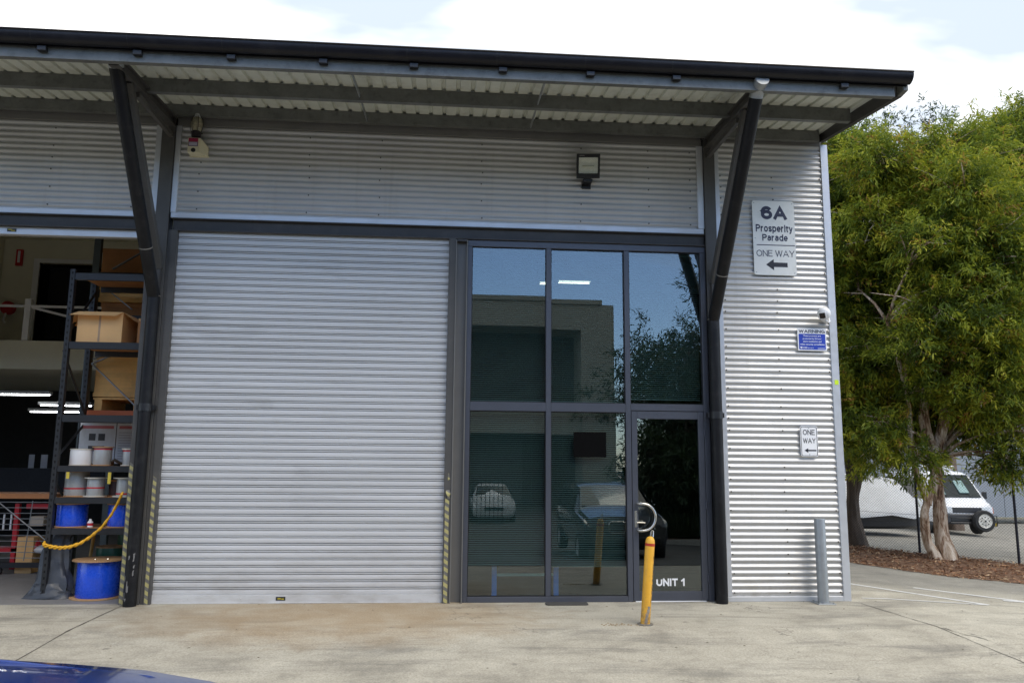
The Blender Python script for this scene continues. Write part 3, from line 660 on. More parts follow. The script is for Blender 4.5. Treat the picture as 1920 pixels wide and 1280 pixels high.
# pallet rack behind
pr_ = thing('pallet_rack', (-4.4,1.9,0), 'tall pallet rack with orange beams standing behind the dark rack', 'rack')
for (x, y) in ((-4.94,1.30), (-4.94,2.3)):
    MB().box(x-.045, x+.045, y, y+.07, 0, 4.75).build('upright', pm('rack_grey_green', (.06,.075,.075), .5), pr_)
for z in (2.31, 3.62, 4.22): MB().box(-4.9, -3.62, 1.30, 1.36, z-.10, z).build('beam', orangem if z < 3 else rackm, pr_)
for z in (2.31, 3.62, 4.22): MB().box(-4.9, -3.62, 1.362, 2.3, z-.02, z-.003).build('deck_board', board, pr_)
for (p0, p1) in (((-4.85,1.28,2.98+.02),(-4.15,1.28,3.30)), ((-4.88,1.28,2.95),(-4.2,1.28,2.33)), ((-4.70,1.28,4.26),(-4.25,1.28,4.56)), ((-4.85,1.28,4.05),(-4.4,1.28,3.70)), ((-4.88,1.28,2.93),(-4.30,1.28,3.20))):
    MB().beam(p0, p1, .012, .045, (0,1,0)).build('diagonal_brace', galv, pr_)
def crate(x0, x1, y0, y1, z0, z1, label, mat, name='plywood_crate', cat='crate'):
    t = thing(name, ((x0+x1)/2, (y0+y1)/2, z0), label, cat)
    MB().box(x0, x1, y0, y1, z0, z1).build('body', mat, t, bev=.004)
    for z in (z0+.03, z1-.03): MB().box(x0-.006, x1+.006, y0-.012, y0-.001, z-.03, z+.03).build('batten', mat, t)
    return t
t = crate(-4.86, -3.66, 1.40, 2.2, 2.50, 3.10, 'pale plywood crate on a pallet above the orange beam', plywood)
pl = thing('pallet', (-4.3,1.8,2.313), 'timber pallet under the plywood crate on the orange beam', 'pallet')
for k in range(5): MB().box(-4.86, -3.66, 1.40+.17*k, 1.52+.17*k, 2.465, 2.488).build('board', plywood, pl)
for x in (-4.84,-4.32,-3.78): MB().box(x, x+.10, 1.40, 2.2, 2.316, 2.464).build('block', plywood, pl)
crate(-4.97, -3.70, 1.55, 2.2, 4.225, 4.62, 'dark brown crate at the top of the pallet rack', board)
crate(-4.92, -3.66, 1.45, 1.9, 3.83, 4.06, 'shallow plywood crate above the open cardboard box', plywood)
crate(-4.90, -3.66, 1.50, 2.1, 3.625, 3.822, 'dark flat crate beneath the shallow plywood crate', board)
MBt = thing('blue_crate', (-4.3,1.9,3.12), 'dark blue carton lying on the plywood crate on the pallet', 'carton'); MB().box(-4.86, -4.1, 1.5, 2.1, 3.106, 3.24).build('body', pm('carton_blue', (.01,.02,.10), .5), MBt, bev=.004); MB().box(-4.6,-4.5,1.496,1.4995,3.11,3.235).build('band', whitem, MBt)
# open cardboard box
t = thing('cardboard_box', (-4.42,.6,3.107), 'open brown cardboard box with its front flap hanging out, on the rack', 'box')
b = MB(); b.box(-4.71, -4.16, .42, .425, 3.107, 3.50); b.box(-4.71, -4.16, .905, .91, 3.107, 3.50); b.box(-4.71, -4.705, .425, .905, 3.107, 3.50); b.box(-4.165, -4.16, .425, .905, 3.107, 3.50); b.box(-4.705, -4.165, .425, .905, 3.107, 3.112)
b.build('carton', cardb, t)
b = MB(); b.add([(-4.71,.42,3.50),(-4.16,.42,3.50),(-4.20,.30,3.43),(-4.76,.30,3.435)], [(0,1,2,3)]); b.add([(-4.71,.424,3.504),(-4.16,.424,3.504),(-4.20,.302,3.435),(-4.76,.302,3.44)], [(3,2,1,0)]); b.build('flap', cardb, t, recalc=False)
b = MB(); b.add([(-4.712,.42,3.50),(-4.712,.90,3.50),(-4.86,.86,3.36),(-4.86,.46,3.36)], [(0,1,2,3)]); b.build('flap', cardb, t)
b = MB(); b.add([(-4.158,.42,3.50),(-4.158,.90,3.50),(-4.03,.88,3.40),(-4.03,.44,3.40)], [(3,2,1,0)]); b.build('flap', cardb, t)
MB().box(-4.45, -4.425, .4185, .4198, 3.12, 3.49).build('tape', pm('parcel_tape', (.40,.26,.15), .4), t)
t = thing('carton', (-3.86,.8,3.107), 'dark open carton beside the open cardboard box', 'box'); MB().box(-4.02, -3.70, .55, .95, 3.107, 3.45).build('body', board, t, bev=.004)
b = MB(); b.add([(-4.02,.55,3.45),(-3.70,.55,3.45),(-3.74,.47,3.40),(-3.98,.47,3.40)], [(0,1,2,3)]); b.build('flap', cardb, t)
# notices on the back of the rack
def sheet(x0, x1, z0, z1, label, head):
    t = thing('notice_sheet', ((x0+x1)/2, 1.12, z0), label, 'notice')
    MB().box(x0, x1, 1.095, 1.099, z0, z1).build('paper', pm('paper', (.50,.51,.52), .7), t)
    m = MB(); m.box(x0+.03, x1-.03, 1.0935, 1.0945, z1-.075, z1-.035); m.build('heading', pm('print_red', (.42,.12,.12), .7), t)
    m = MB()
    if head:
        for xx in (x0+.12, x0+.24): m.box(xx, xx+.085, 1.0935, 1.0945, z1-.23, z1-.14)
        m.box(x0+.12, x0+.325, 1.0935, 1.0945, z1-.37, z1-.30)
    else:
        for k in range(11): m.box(x0+.03, x1-.03-.05*(k%3), 1.0935, 1.0945, z1-.13-.034*k, z1-.118-.034*k)
    m.build('print', pm('print_black', (.05,.05,.055), .7) if head else pm('print_grey', (.32,.32,.33), .7), t)
sheet(-4.86, -4.40, 1.60, 2.13, 'pale notice with two black squares behind the cable reels', True)
sheet(-4.39, -3.90, 1.60, 2.13, 'pale notice of small print beside the one with black squares', False)
# reels
def reel(x, y, z, r, h, rf, label, core, flange, band=None, name='cable_reel'):
    t = thing(name, (x,y,z), label, 'cable reel', 'cable reels on the rack')
    cr_ = MB().lathe([(r*.97,.012),(r,.03),(r,h-.03),(r*.97,h-.012)], (x,y,z), 'z', 28).build('winding', core, t, smooth=40)
    for zz_ in (z, z+h-.013): MB().lathe([(rf,0),(rf,.013)], (x,y,zz_), 'z', 28).build('flange', flange, t, smooth=40)
    if band is not None: MB().lathe([(r+.002,0),(r+.002,.018)], (x,y,z+band), 'z', 28).build('band', redm, t, smooth=40)
    return t
wood_f = pm('reel_wood', (.42,.25,.12), .7, 0, .15, 8)
pale_f = pm('reel_pale', (.62,.58,.48), .7, 0, .08, 8)
reel(-4.59,.58,1.577,.125,.205,.13,'white wrapped reel on the third shelf from the bottom, left end', whitem, pale_f)
reel(-4.33,.58,1.577,.105,.235,.125,'steel cable reel with red top band beside the white wrapped reel', cablem, wood_f, .195)
reel(-4.00,.58,1.577,.085,.215,.10,'steel cable reel with red top half hidden by the jamb, upper shelf', cablem, pale_f, .175)
reel(-4.63,.62,1.197,.135,.31,.14,'large bare steel cable reel with low red band on the second shelf', cablem, wood_f, .09)
reel(-4.37,.55,1.197,.10,.235,.135,'small steel cable reel with pale flange and middle red band', cablem, pale_f, .10)
reel(-4.18,.70,1.197,.085,.20,.10,'dark brown wound reel half hidden between two steel reels', pm('dark_wind', (.06,.03,.025), .6), board)
reel(-4.02,.55,1.197,.095,.235,.135,'steel cable reel with wide white flange next to the jamb', cablem, pale_f, .03)
reel(-4.64,.60,.83,.175,.285,.185,'blue wrapped reel at the left of the lowest shelf', bluem, wood_f)
reel(-4.04,.60,.83,.165,.285,.18,'blue wrapped reel half hidden by the jamb on the lowest shelf', bluem, wood_f)
big = reel(-4.22,.50,.006,.245,.45,.305,'large blue wrapped reel with brown flanges standing on the floor', bluem, wood_f)
for (x, y) in ((-4.26,.45), (-4.12,.47)): MB().lathe([(.018,0),(.014,.006)], (x,y,.456), 'z', 8).build('bolt', steel, big)
reel(-4.28,1.0,.40,.19,.16,.20,'lower dark green reel behind the big blue reel', greenm, wood_f)
reel(-4.05,1.0,.57,.17,.17,.18,'upper dark green reel stacked behind the big blue reel', greenm, wood_f)
reel(-3.98,1.28,.006,.22,.38,.23,'dark green reel on the floor behind the big blue reel', greenm, wood_f)
t = thing('bottle', (-4.38,.55,.83), 'small white bottle with red label on the lowest rack shelf', 'bottle'); MB().lathe([(.033,0),(.034,.06),(.015,.085),(.015,.10)], (-4.385,.52,.83), 'z', 12).build('body', whitem, t, smooth=40); MB().lathe([(.0345,.02),(.0345,.05)], (-4.385,.52,.83), 'z', 12).build('paper_band', redm, t, smooth=40)
t = thing('shackle', (-4.14,.55,1.577), 'dark steel shackle lying between the reels on the upper shelf', 'shackle'); MB().tube([(-4.19,.55,1.60),(-4.18,.5,1.63),(-4.14,.48,1.65),(-4.10,.5,1.62),(-4.07,.55,1.60)], .018, 8).build('bow', pm('dark_steel', (.06,.05,.04), .5, .6), t, smooth=40)
for (x, z0, z1, lb) in ((-4.62,1.42,1.498,'short yellow strap hanging below the upper shelf, left'), (-4.13,1.36,1.498,'longer yellow strap hanging below the upper shelf, right')):
    t = MB().box(x-.018, x+.018, .335, .343, z0, z1).build('strap', pm('strap_yellow', (.55,.42,.05), .6)); tag(t, lb, 'strap')
# pole, tarp, rope
t = MB().tube([(-4.52,.85,.0),(-4.50,.95,.80)], .022, 8).build('timber_pole', pm('pole_yellow', (.42,.24,.05), .6)); tag(t, 'brown yellow pole leaning behind the rack upright', 'pole')
rows = []
for i in range(15):
    z = i/14; w = .135*(1-z)**1.1+.04; rows.append([])
    for k in range(21):
        a = 2*math.pi*k/20; rr = w*(.86+.5*abs(noise.noise(Vector((math.cos(a)*2.4, math.sin(a)*2.4, z*3))))+.30*abs(math.sin(3.5*a+z*3)))
        cz = .012+z*1.05; cxx = -4.80+.10*z+.03*math.sin(z*9)
        rows[-1].append((cxx+rr*1.15*math.cos(a), .47+rr*.55*math.sin(a)+.12*z, cz+.02*math.sin(3*a)*(z > .05)))
t = MB().surf(rows).build('tarpaulin', tarpm, smooth=38); tag(t, 'crumpled grey tarpaulin bundled round the foot of the rack', 'tarpaulin')
rows = []
for i in range(7):
    u = i/6; rows.append([])
    for k in range(19):
        a = 2*math.pi*k/18; rr = (.27-.15*u)*(.85+.45*abs(noise.noise(Vector((math.cos(a)*2.2+5, math.sin(a)*2.2, u*4))))+.16*abs(math.sin(4*a+u*2)))
        rows[-1].append((-4.76+rr*1.0*math.cos(a), .43+rr*.42*math.sin(a), .006+.17*u*(1+.4*noise.noise(Vector((a*1.5, u*4, 2))))))
t2 = MB().surf(rows).build('tarp_fold', tarpm, t, smooth=38)
rp = [(-4.82,.33,.66),(-4.80,.30,.635),(-4.70,.29,.615),(-4.60,.285,.605),(-4.50,.28,.615),(-4.38,.27,.655),(-4.26,.26,.735),(-4.14,.25,.84),(-4.02,.22,1.00),(-3.93,.16,1.15),(-3.86,.08,1.26)]
def twist(pts, r, n):
    P = [Vector(p) for p in pts]; out_ = []
    for i in range(len(P)-1):
        for k in range(6): out_.append(P[i].lerp(P[i+1], k/6))
    out_.append(P[-1]); m = MB()
    for s_ in range(n):
        m.tube([p+Vector((math.cos(i*.9+s_*2*math.pi/n)*.3, math.sin(i*.9+s_*2*math.pi/n), math.cos(i*.9+s_*2*math.pi/n)))*r*.75 for i, p in enumerate(out_)], r*.65, 6)
    return m
t = twist(rp, .019, 2).build('yellow_rope', yelm, smooth=60); tag(t, 'twisted yellow rope slung across the open doorway', 'rope')
# work bench with wire rails
bn = thing('work_bench', (-6.8,2.7,0), 'long bench with orange edged top and horizontal wires in the open unit', 'bench')
MB().box(-9, -5.75, 2.5, 3.2, 1.08, 1.15).build('top', pm('bench_edge', (.50,.20,.07), .6), bn)
for x in (-5.80, -7.5): MB().box(x-.03, x+.03, 2.5, 2.56, .12, 1.08).build('leg', rackm, bn)
MB().box(-9, -5.75, 2.5, 2.56, .10, .17).build('bottom_bar', rackm, bn)
for k in range(11): MB().tube([(-9,2.49,.24+.079*k),(-5.78,2.49,.24+.079*k)], .0055, 6).build('wire', galv, bn)
MB().tube([(-6.52,2.47,1.03),(-5.8,2.47,.48)], .009, 6).build('stay_wire', galv, bn)
MB().tube([(-6.1,2.485,.2),(-6.05,2.485,1.05)], .007, 6).build('stay_wire', galv, bn)
for x in (-6.45,): MB().lathe([(.05,-.02),(.05,.02)], (x,2.52,.055), 'y', 14).build('castor', rubber, bn, smooth=40)
t = thing('trolley', (-6.6,3.0,0), 'red trolley standing behind the bench wires', 'trolley'); MB().box(-7.2,-6.3,2.62,3.0,.30,.36).build('deck', redm, t); MB().box(-6.36,-6.30,2.62,2.68,.06,1.0).build('post', redm, t); MB().box(-6.2,-5.83,2.62,2.7,.93,1.0).build('tray', redm, t)
for x in (-6.6,-6.5,-6.4): MB().box(x,x+.02,2.6,2.62,.62,.85).build('bar', whitem, t)
t = thing('carton', (-6.2,3.0,0), 'brown carton on the floor behind the bench wires', 'box'); MB().box(-6.28,-6.05,2.62,2.95,.006,.52).build('body', cardb, t, bev=.004); MB().box(-6.25,-6.08,2.612,2.619,.3,.31).build('tape', plywood, t)
t = thing('rag', (-5.92,2.7,.2), 'crumpled white rag and red cloth behind the bench wires', 'rag')
MB().lathe([(.01,0),(.10,.02),(.12,.06),(.06,.11),(.0,.13)], (-5.94,2.68,.28), 'z', 9).build('white_cloth', whitem, t, smooth=30); MB().lathe([(.01,0),(.13,.03),(.12,.12),(.07,.20),(.0,.22)], (-6.12,2.75,.28), 'z', 9).build('red_cloth', redm, t, smooth=30)
t = thing('shop_box', (-5.98,2.8,.62), 'small pale carton on the middle level behind the bench wires', 'box'); MB().box(-6.12,-5.93,2.6,2.75,.68,.82).build('body', pm('pale_carton', (.45,.38,.30), .7), t, bev=.004); MB().box(-6.1,-5.95,2.598,2.5995,.70,.71).build('tape', plywood, t)
for (x, w, lb) in ((-7.92,.10,'left pale paper pinned in the dark under the mezzanine'), (-7.70,.12,'right pale paper pinned in the dark under the mezzanine')):
    t = MB().box(x, x+w, 6.0, 6.004, 1.48, 1.74).build('paper_sheet', pm('paper_dim', (.30,.31,.34), .7)); tag(t, lb, 'paper')
t = MB().box(-12, -5.9, 4.5, 4.7, 1.1, 1.5).build('dark_shelving', pm('shelving', (.02,.02,.02), .8)); tag(t, 'dark shelving in shadow behind the work bench', 'shelving')
# ------------------------------------------------------------------ things on the wall
def round_rect(x0, x1, z0, z1, r, n=4):
    p = []
    for (cx_, cz_, a0) in ((x1-r,z1-r,0), (x0+r,z1-r,90), (x0+r,z0+r,180), (x1-r,z0+r,270)):
        p += [(cx_+r*math.cos(R(a0+90*k/n)), cz_+r*math.sin(R(a0+90*k/n))) for k in range(n+1)]
    return p
def arrow(x0, x1, zc, hh, sh, hl): return [(x0,zc),(x0+hl,zc+hh),(x0+hl,zc+sh),(x1,zc+sh),(x1,zc-sh),(x0+hl,zc-sh),(x0+hl,zc-hh)]
t = thing('address_sign', (4.2,-.03,4.10), 'tall white sign reading 6A Prosperity Parade with a one way arrow', 'sign')
MB().prism(round_rect(3.925,4.495,4.105,5.112,.03), 'xz', -.024, -.029).build('plate', signw, t)
stroke_text('lettering', '6A', 4.025, 4.850, .375, .207, navy, t, -.0305, .255, .09)
stroke_text('lettering', 'Prosperity', 3.965, 4.665, .500, .122, navy, t, -.0305, .205, .09)
stroke_text('lettering', 'Parade', 4.048, 4.565, .345, .092, navy, t, -.0305, .205, .09)
MB().box(3.970, 4.485, -.0306, -.0292, 4.503, 4.514).build('rule', navy, t)
stroke_text('lettering', 'ONE WAY', 3.962, 4.352, .515, .092, navy, t, -.0305, .115, .10)
MB().prism(arrow(4.085,4.375,4.245,.075,.030,.105), 'xz', -.0292, -.0306).build('arrow', blackv, t)
for (x, z) in ((3.95,5.08),(4.47,5.08),(3.955,4.14),(4.47,4.14),(3.952,4.60),(4.472,4.60)): MB().lathe([(.007,0),(.005,-.004)], (x,-.029,z), 'y', 8).build('screw', galv, t)
t = thing('one_way_sign', (4.55,-.03,1.76), 'small white one way sign with black border and arrow, below the warning sign', 'sign')
MB().prism(round_rect(4.438,4.668,1.765,2.150,.030), 'xz', -.024, -.029).build('plate', signb, t)
m = MB(); o_ = round_rect(4.446,4.660,1.773,2.142,.024); i_ = round_rect(4.453,4.653,1.780,2.135,.019); n = len(o_)
m.add([(x,-.0302,z) for x, z in o_]+[(x,-.0302,z) for x, z in i_], [(k,(k+1)%n,(k+1)%n+n,k+n) for k in range(n)]); m.build('border', blackv, t, recalc=False)
stroke_text('lettering', 'ONE', 4.475, 2.035, .155, .070, blackv, t, -.0303, .15, .12)
stroke_text('lettering', 'WAY', 4.470, 1.932, .168, .070, blackv, t, -.0303, .15, .10)
MB().prism(arrow(4.485,4.642,1.842,.028,.009,.050), 'xz', -.0293, -.0304).build('arrow', blackv, t)
for z in (2.122, 1.792): MB().lathe([(.006,0),(.004,-.004)], (4.553,-.0295,z), 'y', 8).build('screw', galv, t)
t = thing('warning_sign', (4.65,-.03,3.11), 'white and blue warning sign about video surveillance below the camera', 'sign')
MB().box(4.465, 4.850, -.028, -.024, 3.118, 3.408).build('plate', signb, t, bev=.001)
MB().prism(round_rect(4.480,4.836,3.132,3.338,.012), 'xz', -.0282, -.0292).build('blue_field', blueprint, t)
stroke_text('lettering', 'WARNING', 4.482, 3.348, .352, .048, navy, t, -.0290, .20, .10)
for k, (s_, w) in enumerate((('These premises are',.235), ('protected by 24 hour',.250), ('alarm monitoring and',.245), ('video security surveillance',.325))):
    text('lettering', s_, 4.658-w/2, 3.296-.037*k, w, .027, whitev, t, -.0300, bold=.018)
text('lettering', 'CRF', 4.532, 3.144, .055, .024, whitev, t, -.0300, bold=.02); text('lettering', 'SECURITY', 4.592, 3.146, .085, .013, whitev, t, -.0300)
m = MB(); m.prism(round_rect(4.496,4.524,3.152,3.170,.004), 'xz', -.0294, -.0300); m.box(4.499, 4.521, -.0300, -.0294, 3.143, 3.149); m.build('emblem', whitev, t)
m = MB()
for k in range(9): m.box(4.728+.0105*k, 4.7355+.0105*k, -.0300, -.0294, 3.146, 3.154)
m.build('phone_line', whitev, t)
# surveillance camera
t = thing('security_camera', (4.80,-.05,3.56), 'white ball security camera at the wall corner above the warning sign', 'camera')
c = Vector((4.775,-.15,3.585)); d = Vector((-.62,-.66,-.50)).normalized(); q = d.to_track_quat('Z','Y').to_matrix().to_4x4(); q.translation = c
MB().lathe([(.0,-.084),(.045,-.074),(.072,-.045),(.084,0),(.078,.035),(.06,.06)], (0,0,0), 'z', 20).xf(q).build('housing', whitem, t, smooth=60)
MB().prism(round_rect(-.046,.046,-.046,.046,.012), 'xy', .035, .078).xf(q).build('hood', whitem, t)
MB().prism(round_rect(-.036,.036,-.036,.036,.010), 'xy', .0785, .0815).xf(q).build('lens', pm('lens_black', (.006,.005,.008), .12), t)
MB().lathe([(.055,0),(.055,-.025),(.04,-.05),(.02,-.06)], (4.85,-.02,3.545), 'y', 18).build('base', whitem, t, smooth=50)
MB().tube([(4.79,-.13,3.54),(4.80,-.15,3.49),(4.84,-.14,3.475),(4.875,-.09,3.50),(4.885,-.03,3.56)], .012, 8).build('cable', whitem, t, smooth=50)
# reflective square on the corner flashing
t = MB().box(4.935, 4.985, -.0235, -.0205, 2.685, 2.745).build('reflector', pm('fluoro_yellow', (.60,.80,.02), .4)); tag(t, 'small fluorescent yellow square stuck on the corner flashing', 'reflector')
# flood light
t = thing('flood_light', (1.72,-.1,5.21), 'square black flood light on the upper wall above the shopfront', 'flood light')
tilt = Matrix.Translation((1.715,-.16,5.45)) @ Matrix.Rotation(R(-6), 4, 'Z') @ Matrix.Rotation(R(22), 4, 'X')
m = MB(); o1 = [(-.15,-.155),(.15,-.155),(.15,.155),(-.15,.155)]; i1 = [(-.122,-.095),(.122,-.095),(.122,.110),(-.122,.110)]
m.add([(x,-.07,z) for x, z in o1]+[(x,-.07,z) for x, z in i1]+[(x,-.035,z*.96) for x, z in i1]+[(x*.8,.085,z*.72) for x, z in o1]+[(x,.0,z) for x, z in o1],
      [(0,1,5,4),(1,2,6,5),(2,3,7,6),(3,0,4,7),(4,5,9,8),(5,6,10,9),(6,7,11,10),(7,4,8,11),(0,16,17,1),(1,17,18,2),(2,18,19,3),(3,19,16,0),(16,12,13,17),(17,13,14,18),(18,14,15,19),(19,15,12,16),(12,15,14,13)])
m.xf(tilt).build('housing', blackp, t, bev=.003)
m = MB(); m.surf([[(x, -.052+.022*(1-(z_/.11)**2)*(1-(x/.122)**4), z_) for x in (-.122,-.09,-.045,0,.045,.09,.122)] for z_ in (-.095,-.07,-.03,0,.03,.07,.110)]); m.xf(tilt).build('reflector_bowl', pm('reflector_silver', (.90,.90,.84), .6, 0, .1, 30), t, smooth=40)
m = MB(); m.tube([(-.075,-.052,-.005),(.075,-.052,-.005)], .011, 10); m.xf(tilt).build('lamp', pm('lamp_glass', (.70,.70,.62), .2), t, smooth=40)
m = MB(); m.box(-.122,.122,-.0675,-.0655,-.095,.110); m.xf(tilt).build('cover_glass', glass_mat('clear_glass', (.85,.87,.83), .04), t)
m = MB(); m.box(1.655,1.775,-.15,-.02,5.245,5.285); m.box(1.655,1.775,-.02,-.005,5.19,5.30); m.box(1.675,1.755,-.17,-.08,5.28,5.33); m.build('bracket', blackp, t, bev=.004)
m = MB(); m.box(-.115,-.05,-.0725,-.0702,.128,.137); m.xf(tilt).build('maker_mark', pm('mark_grey', (.22,.21,.20), .6), t)
# alarm siren box and strobe
cream = pm('alarm_cream', (.66,.62,.44), .5, 0, .06, 8)
t = thing('alarm_box', (-3.25,-.05,5.43), 'cream wedge shaped alarm box with red and white label high by the left column', 'alarm')
m = MB(); m.prism([(-3.325,5.435),(-3.18,5.435),(-3.18,5.63),(-3.325,5.63)], 'xz', -.16, -.02); m.build('body', cream, t, bev=.006)
m = MB(); m.add([(-3.178,-.158,5.44),(-3.178,-.158,5.63),(-3.178,-.02,5.63),(-3.178,-.02,5.44),(-3.11,-.02,5.44),(-3.11,-.02,5.56)], [(0,1,5,4),(1,2,5),(0,4,3),(2,3,4,5),(0,3,2,1)]); m.build('wedge', cream, t)
MB().box(-3.335,-3.10,-.03,-.012,5.425,5.445).build('mount_plate', cream, t)
m = MB(); m.box(-3.316,-3.200,-.1632,-.161,5.575,5.622); m.build('red_label', pm('label_maroon', (.32,.015,.06), .5), t)
m = MB(); m.box(-3.316,-3.200,-.1632,-.161,5.515,5.573); m.build('label_border', pm('label_purple', (.09,.03,.10), .5), t)
m = MB(); m.box(-3.308,-3.208,-.1642,-.1634,5.523,5.567); m.build('white_label', pm('label_lilac', (.42,.41,.50), .5), t)
MB().lathe([(.028,0),(.028,-.006),(.018,-.008)], (-3.252,-.160,5.465), 'y', 14).build('lock', blackp, t, smooth=40)
t = thing('strobe_light', (-3.25,-.12,5.63), 'grimy glass strobe lamp in a cage above the alarm box', 'lamp')
cx_, cy_ = -3.25, -.10
MB().lathe([(.055,.0),(.058,.06),(.05,.075)], (cx_,cy_,5.66), 'z', 16).build('base', pm('strobe_base', (.02,.014,.018), .6), t, smooth=40)
MB().lathe([(.05,.075),(.068,.12),(.072,.17),(.062,.235),(.045,.255)], (cx_,cy_,5.66), 'z', 18).build('lens', pm('grimy_glass', (.30,.28,.19), .25, 0, .45, 18, dirt=((.12,.06,.02), .8)), t, smooth=60)
MB().lathe([(.05,.255),(.038,.275),(.022,.31),(.0,.315)], (cx_,cy_,5.66), 'z', 14).build('cap', pm('cap_grey', (.48,.49,.50), .5), t, smooth=40)
for k in range(6):
    a = 2*math.pi*k/6; MB().tube([(cx_+rr*math.cos(a), cy_+rr*math.sin(a), 5.66+h) for rr, h in ((.056,.05),(.077,.12),(.08,.17),(.069,.24),(.045,.27))], .004, 6).build('cage_wire', pm('cage_dark', (.03,.025,.02), .6), t)
MB().box(cx_-.02, cx_+.02, cy_, -.01, 5.68, 5.72).build('bracket', blackp, t)

# ------------------------------------------------------------------ bollards, mat
by = NT('bollard_yellow'); p_ = by.pos()
k_ = by.ramp(by.noise(p_, 6, 5), [(.3, (.66,.33,.022)), (.7, (.80,.43,.04))])
k_ = by.mix(by.rng(by.noise(p_, 14, 6, .7, 1.0, (1,1,.35)), .61, .68), k_, (.10,.08,.06))
sp_ = by.n('ShaderNodeSeparateXYZ'); by.link(p_, sp_.inputs[0]); k_ = by.mix(by.math('MULTIPLY', by.rng(sp_.outputs['Z'], .30, .02), by.rng(by.noise(p_, 20, 5, .7), .35, .62)), k_, (.24,.15,.06)); k_ = by.mix(by.math('MULTIPLY', by.rng(by.noise(p_, 38, 5, .75), .60, .68), .7), k_, (.30,.17,.05)); by.col(k_); by.set(.45); byel = by.m
t = thing('yellow_bollard', (2.075,-1.36,-.002), 'leaning yellow removable bollard with red band in front of the glass door', 'bollard')
lean = Matrix.Translation((2.075,-1.36,0)) @ Matrix.Rotation(R(4.6), 4, 'Y')
m = MB(); m.lathe([(.050,-.02),(.050,.83),(.046,.862),(.034,.886),(.016,.897),(.0,.90)], (0,0,0), 'z', 20); m.xf(lean).build('post', byel, t, smooth=40)
m = MB(); m.lathe([(.0512,.800),(.0512,.828)], (0,0,0), 'z', 20); m.xf(lean).build('red_band', pm('band_red', (.42,.03,.015), .5), t, smooth=40)
m = MB(); m.tube([(.0,.0,.88),(.005,0,.945),(.015,0,.965),(.027,0,.955),(.027,0,.88)], .0075, 8); m.xf(lean).build('lift_ring', steel, t, smooth=40)
m = MB()
for k in range(5):
    a = R(-100+8*k+random.uniform(-5,5)); z = .02+.03*k
    m.surf([[(.0507*math.cos(a+da), .0507*math.sin(a+da), z+dz) for da in (-.35*random.random()-.1, 0, .3*random.random()+.1)] for dz in (0, .03, .05)])
m.xf(lean).build('bare_patch', pm('bare_steel', (.26,.24,.22), .6, .3, .3, 30), t)
# lettering wrapped up the right side of the post
wrap = MB()
cu = bpy.data.curves.new('lt', 'FONT'); cu.body = 'LIFT TO REMOVE'; cu.offset = .01
to = bpy.data.objects.new('lt', cu); COL.objects.link(to); bpy.context.view_layer.update()
me = bpy.data.meshes.new_from_object(to.evaluated_get(bpy.context.evaluated_depsgraph_get())); COL.objects.unlink(to); bpy.data.objects.remove(to)
co = np.array([v.co[:] for v in me.vertices]); lo = co.min(0); hi = co.max(0)
for v in me.vertices:
    u_ = (v.co.x-lo[0])/(hi[0]-lo[0]); w_ = (v.co.y-lo[1])/(hi[1]-lo[1]); a = R(-46)+(1-w_)*.72
    v.co = lean @ Vector((.0511*math.cos(a), .0511*math.sin(a), .17+.53*u_))-Vector(t.location)
me.materials.clear(); me.materials.append(blackv); o = bpy.data.objects.new('lettering', me); COL.objects.link(o); o.parent = t
MB().lathe([(.085,-.004),(.085,.010),(.055,.012)], (2.075,-1.36,0), 'z', 16).build('ground_sleeve', pm('sleeve_grey', (.16,.15,.13), .8, 0, .3, 20), t, smooth=40)
t = thing('steel_bollard', (4.575,-.16,0), 'round galvanised steel bollard standing before the corrugated wall corner', 'bollard')
MB().lathe([(.066,0),(.066,.985),(.064,.995),(.0,1.0)], (4.575,-.16,.012), 'z', 24).build('post', galv, t, smooth=40)
MB().box(4.465, 4.685, -.27, -.05, -.002, .012).build('base_plate', galv, t, bev=.003)
for (dx, dy) in ((-.085,-.085),(.085,-.085),(-.085,.085),(.085,.085)): MB().lathe([(.012,0),(.012,.014)], (4.575+dx,-.16+dy,.012), 'z', 6).build('bolt', galv, t)
t = MB().prism(round_rect(1.175,1.685,-.225,-.055,.05), 'xy', .001, .014).build('door_mat', mattm, bev=.003); tag(t, 'flat dark mat on the concrete under the shopfront mullion', 'mat')
# concrete crumbs by the bollard
m = MB()
for k in range(60):
    x = 1.55+random.random()**.6*.5; y = -1.36+random.gauss(0,.035); s_ = random.uniform(.004,.014); z = 0
    m.add([(x-s_,y-s_,z),(x+s_,y-s_*.6,z),(x+s_*.7,y+s_,z),(x-s_*.8,y+s_*.7,z),(x,y,z+s_*.8)], [(0,1,4),(1,2,4),(2,3,4),(3,0,4)])
tag(m.build('concrete_crumbs', pm('crumb', (.25,.20,.13), .9, 0, .3, 20)), kind='stuff')
m = MB()
for k in range(130):
    x = random.uniform(-6,8.5); y = -random.random()**1.5*4-.05; s_ = random.uniform(.006,.02); a = random.random()*6.3
    z = zg(x,y)+.002
    m.add([(x+s_*math.cos(a),y+s_*math.sin(a),z),(x-s_*.3*math.sin(a),y+s_*.3*math.cos(a),z+s_*.3),(x-s_*math.cos(a),y-s_*math.sin(a),z+.001),(x+s_*.3*math.sin(a),y-s_*.3*math.cos(a),z+.001)], [(0,1,2,3)])
tag(m.build('ground_litter', pm('litter', (.13,.10,.06), .9, 0, .5, 20)), kind='stuff')

